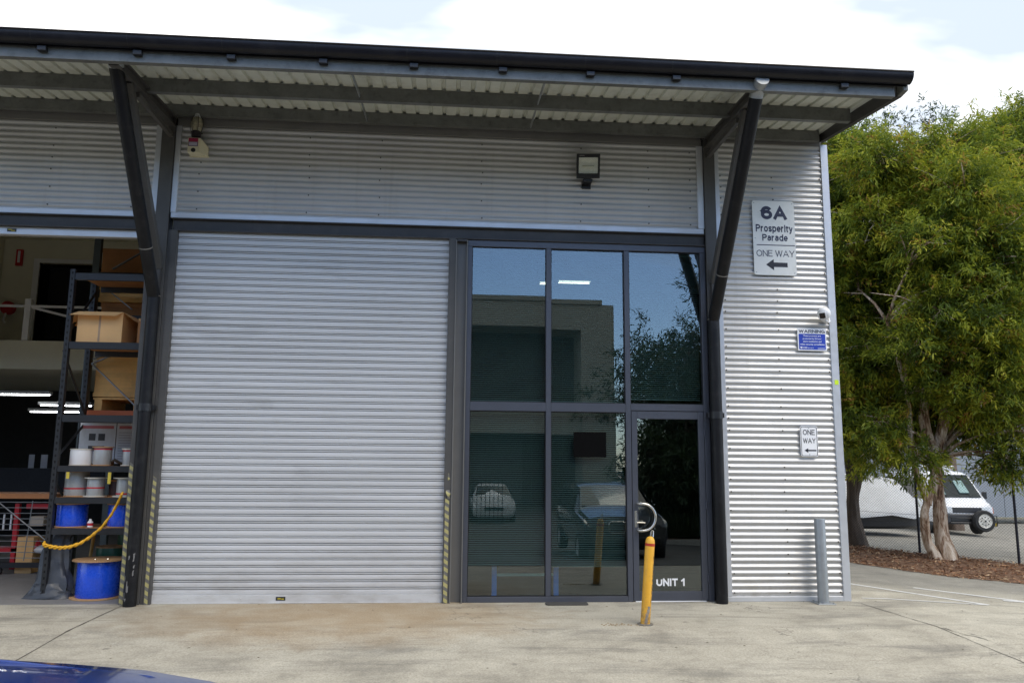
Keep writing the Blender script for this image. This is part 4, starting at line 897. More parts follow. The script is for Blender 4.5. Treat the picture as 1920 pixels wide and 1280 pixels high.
# ------------------------------------------------------------------ garden bed, fence
mulch = NT('mulch'); p_ = mulch.pos()
mulch.col(mulch.ramp(mulch.math('ADD', mulch.math('MULTIPLY', mulch.noise(p_, 45, 5, .7), .7), mulch.math('MULTIPLY', mulch.noise(p_, 5, 3), .3)), [(.35, (.07,.042,.03)), (.5, (.20,.12,.08)), (.66, (.36,.25,.165))]))
mulch.set(.95, spec=.1); mulch.bump(mulch.noise(p_, 60, 5, .7), .9, .03); mulchm = mulch.m
front = [(5.9,9.6),(6.5,6.6),(7.25,4.45),(8.0,3.05),(8.9,2.3),(10.2,1.0),(12.5,-1.4),(15,-4)]
rear = [(7.3,10.2),(8.1,8.0),(8.75,6.9),(9.6,5.95),(10.75,4.65),(11.9,3.35),(14.0,1.0),(16.4,-1.7)]
rows = []
def lerp2(P, u):
    i = min(int(u*(len(P)-1)), len(P)-2); f = u*(len(P)-1)-i; return (P[i][0]+(P[i+1][0]-P[i][0])*f, P[i][1]+(P[i+1][1]-P[i][1])*f)
bed_pts = []
for i in range(90):
    u = i/89; a, c = lerp2(front, u), lerp2(rear, u); rows.append([])
    wob = .10*noise.noise(Vector((u*40,0,0)))
    for k in range(16):
        f = k/15; x = a[0]+(c[0]-a[0])*f+wob*(1-f); y = a[1]+(c[1]-a[1])*f+wob*(1-f)
        h = .005+.10*math.sin(min(1, f*1.7+.02)*math.pi*.55)*min(1, f*5)+.025*noise.noise(Vector((x*3,y*3,1)))*min(1,f*6)
        if k == 15: h = -.02
        rows[-1].append((x, y, zg(x,y)+h)); bed_pts.append((x,y,zg(x,y)+h))
o = MB().surf(rows).build('garden_bed', mulchm, smooth=180); tag(o, kind='structure')
# fallen leaves and bark chips on the bed
def leaf_cards(name, pts, nrm, ax, ln, wd, mat, tint=None, parent=None, fold=.25, off=(0,0,0)):
    """n lance shaped leaves, each a folded pair of triangles either side of its rib"""
    n = len(pts); ax = ax/np.linalg.norm(ax, axis=1, keepdims=True)
    sd = np.cross(ax, nrm); sd /= np.linalg.norm(sd, axis=1, keepdims=True)+1e-9; up_ = np.cross(sd, ax)
    ln = ln[:,None]; wd = wd[:,None]
    v = np.empty((n,4,3)); v[:,0] = pts; v[:,1] = pts+ax*ln*.45+sd*wd+up_*wd*fold; v[:,2] = pts+ax*ln-up_*ln*.10; v[:,3] = pts+ax*ln*.45-sd*wd+up_*wd*fold
    v -= np.array(off); v = v.reshape(-1,3)
    me = bpy.data.meshes.new(name); me.vertices.add(4*n); me.vertices.foreach_set('co', v.ravel().astype(np.float32))
    idx = np.arange(n)*4; tri = np.stack([idx,idx+1,idx+2,idx,idx+2,idx+3],1).ravel()
    me.loops.add(6*n); me.loops.foreach_set('vertex_index', tri.astype(np.int32)); me.polygons.add(2*n)
    me.polygons.foreach_set('loop_start', np.arange(0,6*n,3).astype(np.int32))
    me.materials.append(mat); me.update(calc_edges=True); me.validate()
    if tint is not None:
        at_ = me.attributes.new('tint', 'FLOAT', 'FACE'); at_.data.foreach_set('value', np.repeat(tint,2).astype(np.float32))
    o = bpy.data.objects.new(name, me); COL.objects.link(o); o.parent = parent; return o
lit = NT('leaf_litter'); a_ = lit.n('ShaderNodeAttribute'); a_.attribute_name = 'tint'
lit.col(lit.ramp(a_.outputs['Fac'], [(0, (.07,.03,.018)), (.45, (.25,.115,.06)), (.8, (.44,.27,.15)), (1, (.62,.47,.30))])); lit.set(.85, spec=.2); litm = lit.m
n = 9000; bi = rng.integers(0, len(bed_pts), n); pts = np.array(bed_pts)[bi]+rng.normal(0,.045,(n,3))*[1,1,.0]+[0,0,.006]
pts[:,2] += np.abs(rng.normal(0,.012,n))
ax = rng.normal(0,1,(n,3))*[1,1,.25]; nr = rng.normal(0,.35,(n,3))+[0,0,1]
o = leaf_cards('leaf_litter', pts, nr, ax, rng.uniform(.03,.11,n), rng.uniform(.006,.014,n), litm, rng.random(n)); tag(o, kind='stuff')

FP = [(7.45,8.5),(8.35,7.17),(9.48,5.88),(10.62,4.59),(11.76,3.30),(12.90,2.01),(14.04,.72)]
fpost = pm('fence_post', (.012,.012,.02), .5, 0, .2, 6)
wirem = pm('fence_wire', (.05,.052,.055), .5, .3, .2, 20)
t = thing('chain_link_fence', (9.48,5.88,zg(9.48,5.88)), 'dark chain link fence with barbed wire between the mulch bed and the yard', 'fence')
for (x, y) in FP:
    z = zg(x,y); MB().tube([(x,y,z-.05),(x,y,z+2.06)], .024, 10).build('post', fpost, t, smooth=50)
m = MB()
for i in range(len(FP)-1):
    a = Vector((*FP[i], zg(*FP[i])+.03)); c = Vector((*FP[i+1], zg(*FP[i+1])+.03)); Lh = (Vector(FP[i+1])-Vector(FP[i])).length; H = 1.62; pt = .055
    nn = Vector((-(c-a).y, (c-a).x, 0)).normalized()
    def P3(s_, h): return a.lerp(c, s_/Lh)+Vector((0,0,h))
    k = -H
    while k < Lh:
        s0, h0 = (k, 0) if k >= 0 else (0, -k); s1, h1 = (k+H, H) if k+H <= Lh else (Lh, Lh-k)
        if s1 > s0:
            for (q0, q1, o2) in ((P3(s0,h0), P3(s1,h1), .003), (P3(Lh-s0,h0), P3(Lh-s1,h1), -.003)): m.tube([q0+nn*o2, q1+nn*o2], .0016, 3, False)
        k += pt
m.build('chain_mesh', wirem, t, recalc=False, kind='stuff')
for h in (.06, .85, 1.66):
    m = MB(); m.tube([(x,y,zg(x,y)+h) for x, y in FP], .003, 5); m.build('line_wire', wirem, t)
for h in (1.76, 1.88, 2.0):
    m = MB(); m.tube([(x,y,zg(x,y)+h) for x, y in FP], .003, 5)
    for i in range(len(FP)-1):
        for k in range(14):
            q = Vector((*FP[i],zg(*FP[i])+h)).lerp(Vector((*FP[i+1],zg(*FP[i+1])+h)), k/14); d = Vector((random.uniform(-1,1),random.uniform(-1,1),random.uniform(-1,1))).normalized()*.022
            m.tube([q-d,q+d], .002, 3)
    m.build('barbed_wire', wirem, t)

# ------------------------------------------------------------------ trees
bk = NT('paper_bark'); p_ = bk.pos()
n1 = bk.noise(p_, 3.2, 6, .65, .8, (1.6,1.6,.5)); n2 = bk.noise(p_, 13, 7, .8, 2.0, (1.6,1.6,.22))
c_ = bk.ramp(bk.math('ADD', bk.math('MULTIPLY', n1, .6), bk.math('MULTIPLY', n2, .4)), [(.40, (.07,.038,.025)), (.455, (.30,.18,.11)), (.50, (.56,.43,.31)), (.58, (.80,.69,.56))])
bk.col(c_); bk.set(.9, spec=.15); bk.bump(bk.math('ADD', n2, n1), .9, .03); bark = bk.m
bark2 = pm('grey_bark', (.13,.095,.07), .9, 0, .35, 5, bump=.6, bscale=25, stretch=(1.5,1.5,.4))
def leaf_mat(name, stops, tl=.32):
    t = NT(name); a = t.n('ShaderNodeAttribute'); a.attribute_name = 'tint'
    c = t.ramp(a.outputs['Fac'], stops); t.col(c); t.set(.5, spec=.35)
    tr = t.n('ShaderNodeBsdfTranslucent'); t.link(t.mix(.5, c, (.10,.14,.02)), tr.inputs[0])
    ms = t.n('ShaderNodeMixShader'); ms.inputs[0].default_value = tl; t.link(t.b.outputs[0], ms.inputs[1]); t.link(tr.outputs[0], ms.inputs[2]); t.link(ms.outputs[0], t.out.inputs[0]); return t.m
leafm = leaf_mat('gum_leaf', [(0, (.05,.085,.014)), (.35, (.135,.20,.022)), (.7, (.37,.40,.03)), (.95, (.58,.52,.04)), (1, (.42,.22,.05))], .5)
leafdk = leaf_mat('dark_leaf', [(0, (.015,.035,.015)), (.6, (.03,.06,.022)), (1, (.06,.09,.03))], .2)
def tree(name, base, label, trunks, blobs, nclump, per, lsize, lmat, bmat, seed, group=None, tint0=.0, cat='tree', twigs=True):
    """trunks: list of (path, radii); blobs: (centre, radii, weight)"""
    r_ = np.random.default_rng(seed); t = thing(name, base, label, cat, group)
    for i, (path, rad) in enumerate(trunks):
        # refine the polyline so that the bark can bulge and the stems bend softly
        P = [Vector(p) for p in path]; pts = []; rs = []
        for j in range(len(P)-1):
            for k in range(12):
                f = k/12; a = P[max(j-1,0)]; b0 = P[j]; c0 = P[j+1]; d0 = P[min(j+2,len(P)-1)]
                pts.append(0.5*((2*b0)+(c0-a)*f+(2*a-5*b0+4*c0-d0)*f*f+(3*b0-a-3*c0+d0)*f**3)); rs.append(rad[j]+(rad[j+1]-rad[j])*f)
        pts.append(P[-1]); rs.append(rad[-1])
        MB().tube(pts, rs, 22, True, .36).build('trunk' if i == 0 else 'stem', bmat, t, smooth=180)
    tops = [Vector(p[0][-1]) for p in trunks]+[Vector(p[0][-2]) for p in trunks]
    lm = MB(); wts = np.array([b[2] for b in blobs], float); wts /= wts.sum()
    for (c, rad, w) in blobs:
        c = Vector(c); s_ = min(tops, key=lambda q: (q-c).length+max(0, q.z-c.z)*2); L_ = (c-s_).length
        mid = s_.lerp(c, .5)+Vector((r_.normal(0,.12), r_.normal(0,.12), .12*L_))
        lm.tube([s_, s_.lerp(mid,.5)+Vector((0,0,.04*L_)), mid, mid.lerp(c,.5)+Vector((0,0,.03*L_)), c], [.034,.027,.020,.014,.008], 7)
        for k in range(7):
            q = c+Vector((r_.normal(0,.6)*rad[0], r_.normal(0,.6)*rad[1], r_.normal(0,.5)*rad[2])); s0 = mid.lerp(c, r_.random())
            lm.tube([s0, s0.lerp(q,.5)+Vector((0,0,.08)), q], [.016,.011,.004], 5)
    lm.build('limbs', bmat, t, smooth=180, recalc=False)
    bi = r_.choice(len(blobs), nclump, p=wts); C = np.array([b[0] for b in blobs])[bi]; RD = np.array([b[1] for b in blobs])[bi]
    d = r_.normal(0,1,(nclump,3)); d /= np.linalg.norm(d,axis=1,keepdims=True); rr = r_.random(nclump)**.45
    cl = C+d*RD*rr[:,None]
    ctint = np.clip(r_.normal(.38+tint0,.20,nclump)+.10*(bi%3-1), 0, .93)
    # a short shoot per clump, its leaves set along and drooping from it
    sh = d*[1,1,.6]+r_.normal(0,.5,(nclump,3))+[0,0,.05]; sh /= np.linalg.norm(sh,axis=1,keepdims=True)
    N_ = nclump*per; ci = np.repeat(np.arange(nclump), per); u = r_.random(N_)
    slen = r_.uniform(.18,.42,nclump)*lsize/.10
    pts = cl[ci]+sh[ci]*(u*slen[ci])[:,None]+r_.normal(0,.045*lsize/.10,(N_,3))+np.stack([0*u,0*u,-.16*u*u*slen[ci]],1)
    ax = sh[ci]*.7+r_.normal(0,.62,(N_,3))+[0,0,-.35]; nr = r_.normal(0,.7,(N_,3))+[0,0,1]
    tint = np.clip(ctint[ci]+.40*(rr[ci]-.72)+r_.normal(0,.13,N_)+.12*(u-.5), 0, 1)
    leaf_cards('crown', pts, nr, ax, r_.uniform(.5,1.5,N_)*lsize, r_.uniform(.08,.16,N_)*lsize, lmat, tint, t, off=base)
    return t
def scatter_blobs(c, R_, n, r0, r1, seed, zmin=-9, shell=.35):
    q = np.random.default_rng(seed); out_ = []
    while len(out_) < n:
        d = q.normal(0,1,3); d /= np.linalg.norm(d); f = q.random()**shell
        p = np.array(c)+d*np.array(R_)*f
        if p[2] < zmin: continue
        r = q.uniform(r0,r1); out_.append((tuple(p), (r*1.15, r*1.15, r*.8), r**2))
    return out_
zb = zg(9.34,4.81)
# the paperbark with several stems beside the mulch
trk = [([(9.36,4.80,zb-.1),(9.33,4.81,.10),(9.30,4.81,.35),(9.29,4.81,.70),(9.26,4.81,1.44),(9.26,4.81,1.86),(9.48,4.81,2.50),(9.62,4.9,3.04),(9.67,5.0,4.1),(9.68,5.1,5.6),(9.9,5.1,7.2)], [.23,.165,.130,.108,.100,.118,.09,.10,.085,.07,.04]),
       ([(9.26,4.81,1.70),(9.20,4.80,2.0),(9.05,4.75,2.53),(9.16,4.8,3.08),(9.10,5.0,3.9)], [.115,.105,.085,.07,.04]),
       ([(9.17,4.72,zb-.1),(9.03,4.72,.10),(8.95,4.72,.30),(8.92,4.72,.78),(8.98,4.72,1.06),(8.80,4.70,1.53),(8.72,4.66,2.0),(8.66,4.6,3.0),(8.3,4.5,4.4)], [.125,.095,.080,.068,.068,.055,.048,.040,.03]),
       ([(9.00,4.72,.95),(9.10,4.74,1.25),(9.20,4.78,1.55),(9.24,4.80,1.75)], [.065,.055,.05,.04])]
bl = scatter_blobs((9.7,4.9,5.3), (1.85,1.9,3.0), 46, .50,.85, 11, 1.9)+scatter_blobs((9.9,5.7,2.8),(1.5,.5,.6),14,.38,.55,12)
bl += scatter_blobs((10.7,5.3,3.3),(1.0,.7,1.2),14,.4,.6,16,2.0)+scatter_blobs((9.5,3.6,4.6),(1.5,.5,1.9),16,.42,.6,14,3.5)+scatter_blobs((9.2,5.2,7.6),(1.5,1.2,.7),10,.5,.7,15)
bl += [((8.55,4.35,1.75),(.55,.5,.35),.30),((8.05,4.6,2.0),(.5,.5,.4),.25),((10.35,4.2,1.85),(.45,.4,.42),.25),((10.35,4.3,1.75),(.4,.4,.35),.18),((10.9,4.1,2.3),(.5,.5,.5),.3),((7.9,4.4,2.4),(.5,.4,.4),.22)]
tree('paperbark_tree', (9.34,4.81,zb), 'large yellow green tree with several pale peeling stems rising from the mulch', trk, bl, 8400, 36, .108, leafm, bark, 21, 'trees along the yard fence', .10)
zl = zg(9.0,7.6)
trk = [([(9.05,7.5,zl-.1),(9.0,7.5,.15),(8.95,7.5,.76),(8.98,7.5,1.34),(8.91,7.5,2.2),(8.97,7.5,3.74),(8.8,7.5,6.2),(8.9,7.5,7.8)], [.24,.17,.13,.11,.10,.085,.06,.04]),
       ([(8.98,7.5,.90),(9.12,7.5,1.5),(9.22,7.5,2.3),(9.5,7.5,3.8),(9.6,7.4,5.4)], [.11,.10,.08,.06,.04])]
bl = scatter_blobs((8.9,7.2,5.9), (1.9,1.5,3.0), 40, .55,.85, 31, 2.1)+scatter_blobs((8.5,6.5,3.6),(1.3,.8,1.7),20,.45,.65,34,1.7)+scatter_blobs((8.6,6.8,8.3),(1.2,.9,.55),12,.45,.6,33)+[((9.25,6.9,9.05),(.40,.40,.36),.35),((8.6,6.6,2.0),(.5,.5,.4),.25),((8.2,6.4,2.3),(.5,.5,.5),.25)]
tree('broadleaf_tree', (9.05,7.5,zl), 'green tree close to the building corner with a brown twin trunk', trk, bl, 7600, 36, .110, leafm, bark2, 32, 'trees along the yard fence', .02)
zr = zg(13.2,6.2)
trk = [([(13.2,6.2,zr-.1),(13.1,6.2,1.0),(13.15,6.2,3.0),(12.9,6.2,5.2),(13.0,6.2,7.2),(12.9,6.2,8.6)], [.28,.2,.17,.13,.09,.04]), ([(13.15,6.2,2.6),(12.6,6.0,3.9),(12.0,5.8,5.2)], [.11,.09,.05])]
bl = scatter_blobs((12.7,6.2,6.6), (1.9,1.5,2.9), 34, .5,.85, 41, 3.4)+[((13.3,6.2,9.6),(.5,.5,.45),.3),((12.6,6.0,9.3),(.5,.5,.4),.3)]
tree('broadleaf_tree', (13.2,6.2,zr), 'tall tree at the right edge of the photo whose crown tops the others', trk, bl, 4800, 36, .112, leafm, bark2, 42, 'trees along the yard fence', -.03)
trk = [([(17.5,17,-.6),(17.4,17,3),(17.3,17,7),(17.3,17,11)], [.3,.24,.18,.06])]
bl = scatter_blobs((17.2,17,11.3), (2.6,2.2,3.3), 34, .8,1.2, 51, 7)
tree('gum_tree', (17.5,17,-.5), 'distant grey green tree showing above the other crowns', trk, bl, 900, 30, .17, leafdk, bark2, 52, 'trees along the yard fence', .2)

# ------------------------------------------------------------------ vehicles
def wheel(parent, x, y, r, w, out_, rim_m, tyre=rubber):
    """x lateral, axle along x; out_ = +-1 side that shows the rim"""
    ty = MB().lathe([(r*.62,-w/2),(r*.93,-w/2),(r,-w*.33),(r,w*.33),(r*.93,w/2),(r*.62,w/2),(r*.60,w*.3),(r*.60,-w*.3),(r*.62,-w/2)], (x,y,r), 'x', 28).build('wheel', tyre, parent, world=False, smooth=40)
    m = MB(); m.lathe([(r*.62,0),(r*.58,w*.04*out_),(r*.50,-w*.12*out_),(r*.2,-w*.02*out_),(r*.12,w*.06*out_),(0,w*.06*out_)], (x+out_*w*.42,y,r), 'x', 24); m.build('rim', rim_m, ty, world=False, smooth=30)
    m = MB()
    for k in range(8):
        a = 2*math.pi*k/8; m.lathe([(.028*r/.33,0),(.028*r/.33,.004)], (x+out_*(w*.42)-out_*w*.03+(.0 if out_ > 0 else -.004), y+r*.40*math.cos(a), r+r*.40*math.sin(a)), 'x', 8)
    m.build('rim_holes', blackp, ty, world=False)
    return ty
def section(y, zb, wb, zs, ws, zt, wt, crown=.03):
    """closed ring of a body section: floor, sill, shoulder, roof edge, crown"""
    h = [(0,zb),(wb*.8,zb),(wb,zb+.06),(ws*.995,zb+(zs-zb)*.45),(ws,zs-.02),(ws*.985,zs+.03),(wt+.05,zt-.10),(wt,zt-.03),(wt*.8,zt+crown*.5),(wt*.4,zt+crown*.9)]
    r = [(x,y,z) for x, z in h]+[(0,y,zt+crown)]+[(-x,y,z) for x, z in h[::-1][:-1]]
    return r
def body(name, secs, mat, parent, smooth=35):
    m = MB(); m.surf([section(*s_) for s_ in secs], closed=True); n = len(section(*secs[0]))
    m.add(section(*secs[0]), [tuple(range(n))]); m.add(section(*secs[-1]), [tuple(range(n))])
    return m.build(name, mat, parent, world=False, smooth=smooth)
def quad_panel(name, q, mat, parent, th=.012):
    q = [Vector(p) for p in q]; n_ = (q[1]-q[0]).cross(q[3]-q[0]).normalized()*th
    return MB().add([*q, *[p+n_ for p in q]], [(3,2,1,0),(4,5,6,7),(0,1,5,4),(1,2,6,5),(2,3,7,6),(3,0,4,7)]).build(name, mat, parent, world=False)
cwhite = pm('car_white', (.72,.73,.74), .25, 0, .02, 1, coat=.6)
headm = pm('headlamp', (.60,.60,.58), .2, .1, .2, 20)
amber = pm('amber_lamp', (.65,.16,.02), .25, 0, .1, 12)
darkglass = pm('dark_glass', (.008,.010,.012), .12, 0, .1, 2, spec=.25)
wsglass = pm('windscreen_glass', (.014,.022,.024), .14, 0, .3, 3, spec=.2)
bumpm = pm('bumper_grey', (.035,.036,.04), .55, 0, .12, 8)
steelw = pm('wheel_cream', (.62,.60,.54), .4, 0, .06, 10)
# --- white van (front towards -y), local frame
v = thing('parked_van', (16.15,16.15,-.42), 'white van with a spare wheel on its nose parked beyond the fence', 'van', None, R(-7))
vs = [(-2.28,.42,.72,.80,.76,.86,.66,.0),(-2.24,.36,.76,.86,.80,.95,.68,.01),(-2.05,.34,.80,.95,.83,1.06,.70,.02),(-1.92,.34,.81,.98,.845,1.13,.70,.02),(-1.55,.34,.82,1.02,.845,1.54,.68,.02),(-1.22,.34,.82,1.04,.845,1.86,.66,.03),(-.9,.34,.82,1.04,.845,1.93,.66,.04),(1.9,.34,.82,1.04,.845,1.95,.66,.04),(2.2,.36,.81,1.04,.84,1.88,.65,.03),(2.28,.40,.79,1.04,.82,1.76,.62,.0)]
body('body', vs, cwhite, v)
quad_panel('windscreen', [(-.66,-1.93,1.15),(.66,-1.93,1.15),(.58,-1.27,1.82),(-.58,-1.27,1.82)], wsglass, v, .03)
quad_panel('sun_shade', [(.05,-1.86,1.27),(.34,-1.86,1.27),(.30,-1.49,1.64),(.03,-1.49,1.64)], pm('shade_teal', (.22,.34,.33), .6), v, .034)
quad_panel('sun_shade', [(-.62,-1.90,1.22),(-.40,-1.90,1.22),(-.47,-1.43,1.70),(-.555,-1.43,1.70)], pm('shade_teal', (.22,.34,.33), .6), v, .034)
for sx in (-1, 1):
    for (ya, yb_, sl) in ((-1.50,-.62,.36), (-.54,.62,0), (.70,1.95,0)):
        q = [(sx*.842,ya,1.09),(sx*.842,yb_,1.09),(sx*.735,yb_,1.74),(sx*.735,ya+sl,1.74)]
        quad_panel('side_window', q if sx > 0 else q[::-1], darkglass, v, .010)
    quad_panel('headlight', [(sx*.77,-2.315,.69),(sx*.44,-2.335,.69),(sx*.44,-2.315,.87),(sx*.79,-2.265,.87)][::(1 if sx < 0 else -1)], headm, v, .02)
    quad_panel('indicator', [(sx*.845,-2.20,.69),(sx*.775,-2.312,.69),(sx*.795,-2.262,.87),(sx*.85,-2.16,.87)][::(1 if sx < 0 else -1)], amber, v, .02)
    m = MB(); m.box(sx*.90-.06, sx*.90+.06, -1.72, -1.62, 1.10, 1.32); m.beam((sx*.84,-1.62,1.12),(sx*.90,-1.66,1.14), .03, .03); m.build('mirror', blackp, v, world=False, bev=.01)
    for y in (-1.45, 1.25): wheel(v, sx*.72, y, .32, .19, sx, steelw)
    MB().beam((sx*.843,-.58,.45), (sx*.843,-.58,1.05), .006, .012).build('door_seam', blackp, v, world=False)
MB().box(-.45, .45, -2.302, -2.275, .70, .86).build('grille', bumpm, v, world=False, bev=.01)
m = MB(); m.prism([(-.84,-1.95),(-.80,-2.25),(-.6,-2.36),(.6,-2.36),(.80,-2.25),(.84,-1.95)], 'xy', .36, .66); m.build('bumper', bumpm, v, world=False, bev=.03)
MB().box(-.50, .10, -2.375, -2.355, .44, .56).build('air_intake', blackp, v, world=False, bev=.01)
m = MB(); m.tube([(-.55,-2.40,.40),(.62,-2.40,.40)], .03, 10); m.tube([(.62,-2.3,.62),(.86,-2.36,.62),(.86,-2.36,.32),(.62,-2.3,.34)], .015, 8); m.build('nudge_bar', blackp, v, world=False, smooth=50)
sp = MB().lathe([(.16,-.09),(.29,-.10),(.325,-.05),(.325,.05),(.29,.10),(.16,.09),(.15,0),(.16,-.09)], (.40,-2.48,.47), 'y', 28).build('spare_wheel', rubber, v, world=False, smooth=40)
MB().lathe([(.215,-.06),(.205,-.112),(.185,-.095),(.08,-.098),(.06,-.108),(.0,-.108)], (.40,-2.48,.47), 'y', 24).build('rim', steelw, sp, world=False, smooth=30)
m = MB()
for k in range(8):
    a = 2*math.pi*k/8; m.lathe([(.017,-.104),(.017,-.094)], (.40+.122*math.cos(a),-2.48,.47+.122*math.sin(a)), 'y', 8)
m.lathe([(.03,-.116),(.03,-.10)], (.40,-2.48,.47), 'y', 10); m.build('rim_holes', blackp, sp, world=False)
MB().box(.62, .86, -2.345, -2.330, .30, .40).build('number_plate', pm('plate_yellow', (.62,.42,.03), .5), v, world=False)
m = MB(); m.box(-.55,.55,-.7,1.7,1.97,2.13); m.build('pop_top', cwhite, v, world=False, bev=.05)
for x in (-.35,.05,.40):
    m = MB(); m.beam((x,-1.975,1.15),(x-.26,-1.81,1.31), .012, .012); m.build('wiper', blackp, v, world=False)
# --- covered boat on its trailer
bt = thing('covered_boat', (11.6,12.9,zg(11.6,12.9)), 'boat on a trailer under a white tarpaulin beyond the fence', 'boat')
g0 = zg(12.5,12.9)
prof_x = [8.2,9.0,10.2,11.4,12.3,13.0,13.35,13.60]; topz = [.95,1.35,1.48,1.45,1.43,1.30,.96,.52]; hw = [.75,1.0,1.1,1.1,1.05,.95,.75,.45]
rows = []
for i, x in enumerate(prof_x):
    zt = topz[i]; w = hw[i]; r = []
    for (fy, z) in ((-1.08,.27+.05*math.sin(i*2.1)),(-1.06,.37+.02*math.sin(i*1.7)),(-1.0,.46),(-.97,.50),(-.6,.50+(zt-.50)*.55),(-.22,.50+(zt-.50)*.96),(0,zt),(.22,.50+(zt-.50)*.96),(.6,.50+(zt-.50)*.55),(.97,.50),(1.0,.46),(1.08,.15)):
        zz_ = z if abs(fy) < .99 or zt > .5 else z-.02
        r.append((x+(.02*math.sin(fy*7+i)), 12.9+fy*w+.02*math.sin(i*3.3+fy*5), max(zz_, .10)+.012*math.sin(i*2.7+fy*9)))
    rows.append(r)
tp = MB().surf(rows); tp.build('tarpaulin', pm('white_tarp', (.46,.465,.46), .5, 0, .10, 3, bump=.6, bscale=4), bt, smooth=50)
m = MB(); m.surf([[(x, 12.9+fy*w*.92, z) for fy, z in ((-1,.40),(-.9,.0),(-.5,g0+.22),(0,g0+.15),(.5,g0+.22),(.9,.0),(1,.40))] for x, w in zip(prof_x, hw)]); m.build('hull', pm('hull_dark', (.02,.02,.022), .5), bt, smooth=50)
m = MB(); m.box(8.2,13.9,12.3,12.38,g0+.30,g0+.38); m.box(8.2,13.9,13.42,13.5,g0+.30,g0+.38); m.box(9.8,9.9,12.1,13.7,g0+.25,g0+.33); m.build('trailer_frame', blackp, bt)
for y in (12.0, 13.8): MB().lathe([(.15,-.08),(.28,-.08),(.30,0),(.28,.08),(.15,.08)], (10.6,y,g0+.30), 'y', 20).build('wheel', rubber, bt, smooth=40)
# green bin-like post behind the left tree
t = MB().box(8.78, 8.98, 8.3, 8.5, zg(8.9,8.4), .62).build('green_post', pm('green_paint', (.02,.10,.035), .5), bev=.02); tag(t, 'short green post beside the trunk of the tree near the corner', 'post')
# --- grey tilt-up building beyond the yard
gbm = pm('grey_panel', (.24,.26,.285), .7, 0, .05, .7)
gb = thing('grey_building', (30,23,-.6), 'plain grey panel building behind the van and trees', 'building')
for k in range(9): MB().box(14+4.5*k, 14+4.5*k+4.48, 22.0, 30, -.7, 7.5).build('wall_panel', gbm, gb)
MB().box(14, 54.5, 21.96, 22.0, -.57, -.36).build('base_strip', pm('base_white', (.55,.55,.53), .8), gb)
MB().box(13.95, 54.55, 21.93, 30.05, 7.5, 7.62).build('capping', flashm, gb)
ground_strip('verge', [(13,21.5),(54,21.5)], .8, .012, pm('dry_grass', (.17,.16,.09), .95, 0, .3, 4))

# ------------------------------------------------------------------ what the shopfront reflects (behind the camera)
beige = pm('render_beige', (.34,.335,.29), .8, 0, .04, .6)
darkw = pm('dark_cladding', (.06,.065,.065), .7, 0, .1, 1)
gz = -.65
b = MB(); b.surf([[(x, y, zg(x,y)+.006) for x in (-60,5.5,19.5,45)] for y in (-60,-11.5,-5.2)]); tag(b.build('asphalt_yard', pm('asphalt', (.055,.055,.053), .85, 0, .2, 3, bump=.3)), kind='structure')
ob = thing('opposite_building', (-6,-32,gz), 'beige rendered building across the yard, seen mirrored in the shopfront', 'building')
MB().box(-40, 7.0, -44, -34.5, gz, 9.5).build('wall', darkw, ob)
MB().box(-40, 8.8, -44, -32, 8.9, 10.3).build('parapet', beige, ob)
MB().box(-40, 8.15, -43.9, -31.9, 10.3, 10.55).build('parapet_cap', beige, ob)
MB().box(7.0, 8.8, -44, -32, gz, 8.9).build('end_wall', beige, ob)
MB().box(-40, 7.0, -34.5, -32.6, 3.3, 4.6).build('canopy_band', beige, ob)
for k in range(5): MB().box(-38+9*k, -32+9*k, -34.49, -34.40, gz, 3.0).build('shutter_door', pm('far_shutter', (.10,.11,.115), .6), ob)
pf = thing('picket_fence', (1.2,-20.5,gz), 'black steel picket fence across the yard in front of the white car', 'fence')
for k in range(26): MB().box(-2+.16*k, -1.975+.16*k, -20.51, -20.485, gz, 1.1).build('picket', blackp, pf)
for z in (-.45, .95): MB().box(-2, 2.05, -20.53, -20.515, z-.02, z+.02).build('rail', blackp, pf)
c1 = thing('parked_car', (1.75,-23.5,gz), 'white car facing the unit behind the black picket fence', 'car', None, R(180))
cs = [(-2.1,.35,.70,.62,.74,.68,.62,.0),(-2.0,.26,.78,.72,.84,.86,.70,.02),(-1.2,.22,.80,.84,.87,.98,.74,.03),(-.95,.22,.80,.88,.87,1.06,.72,.03),(-.35,.22,.80,.92,.87,1.42,.60,.03),(.3,.22,.80,.93,.87,1.48,.60,.03),(1.2,.22,.80,.93,.87,1.42,.60,.03),(1.9,.26,.80,.92,.85,1.05,.68,.02),(2.1,.4,.74,.7,.78,.8,.66,.0)]
def simple_car(c, cs, mat, ws, grille):
    body('body', cs, mat, c)
    quad_panel('windscreen', ws, darkglass, c, .02)
    for sx in (-1,1):
        q = [(sx*.875,-.7,.98),(sx*.875,1.3,.98),(sx*.70,1.15,1.33),(sx*.70,-.30,1.33)]
        if cs[4][5] > 1.5: q = [(sx*.96,-.75,1.12),(sx*.96,1.9,1.12),(sx*.80,1.75,1.55),(sx*.80,-.25,1.55)]
        quad_panel('side_window', q if sx > 0 else q[::-1], darkglass, c, .012)
        w0 = cs[2][4]; yf = cs[1][0]-.03; zh = cs[1][3]
        quad_panel('headlight', [(sx*(w0-.06),yf+.06,zh-.14),(sx*(w0-.38),yf-.05,zh-.13),(sx*(w0-.38),yf-.03,zh+.02),(sx*(w0-.06),yf+.10,zh+.03)][::(1 if sx < 0 else -1)], headm, c, .04)
        for y in (cs[0][0]+.75, cs[-1][0]-.75): wheel(c, sx*(w0-.10), y, .33, .21, sx, headm)
    grille(c)
def gr1(c): MB().box(-.4, .4, -2.10, -2.02, .50, .66).build('grille', blackp, c, world=False, bev=.02)
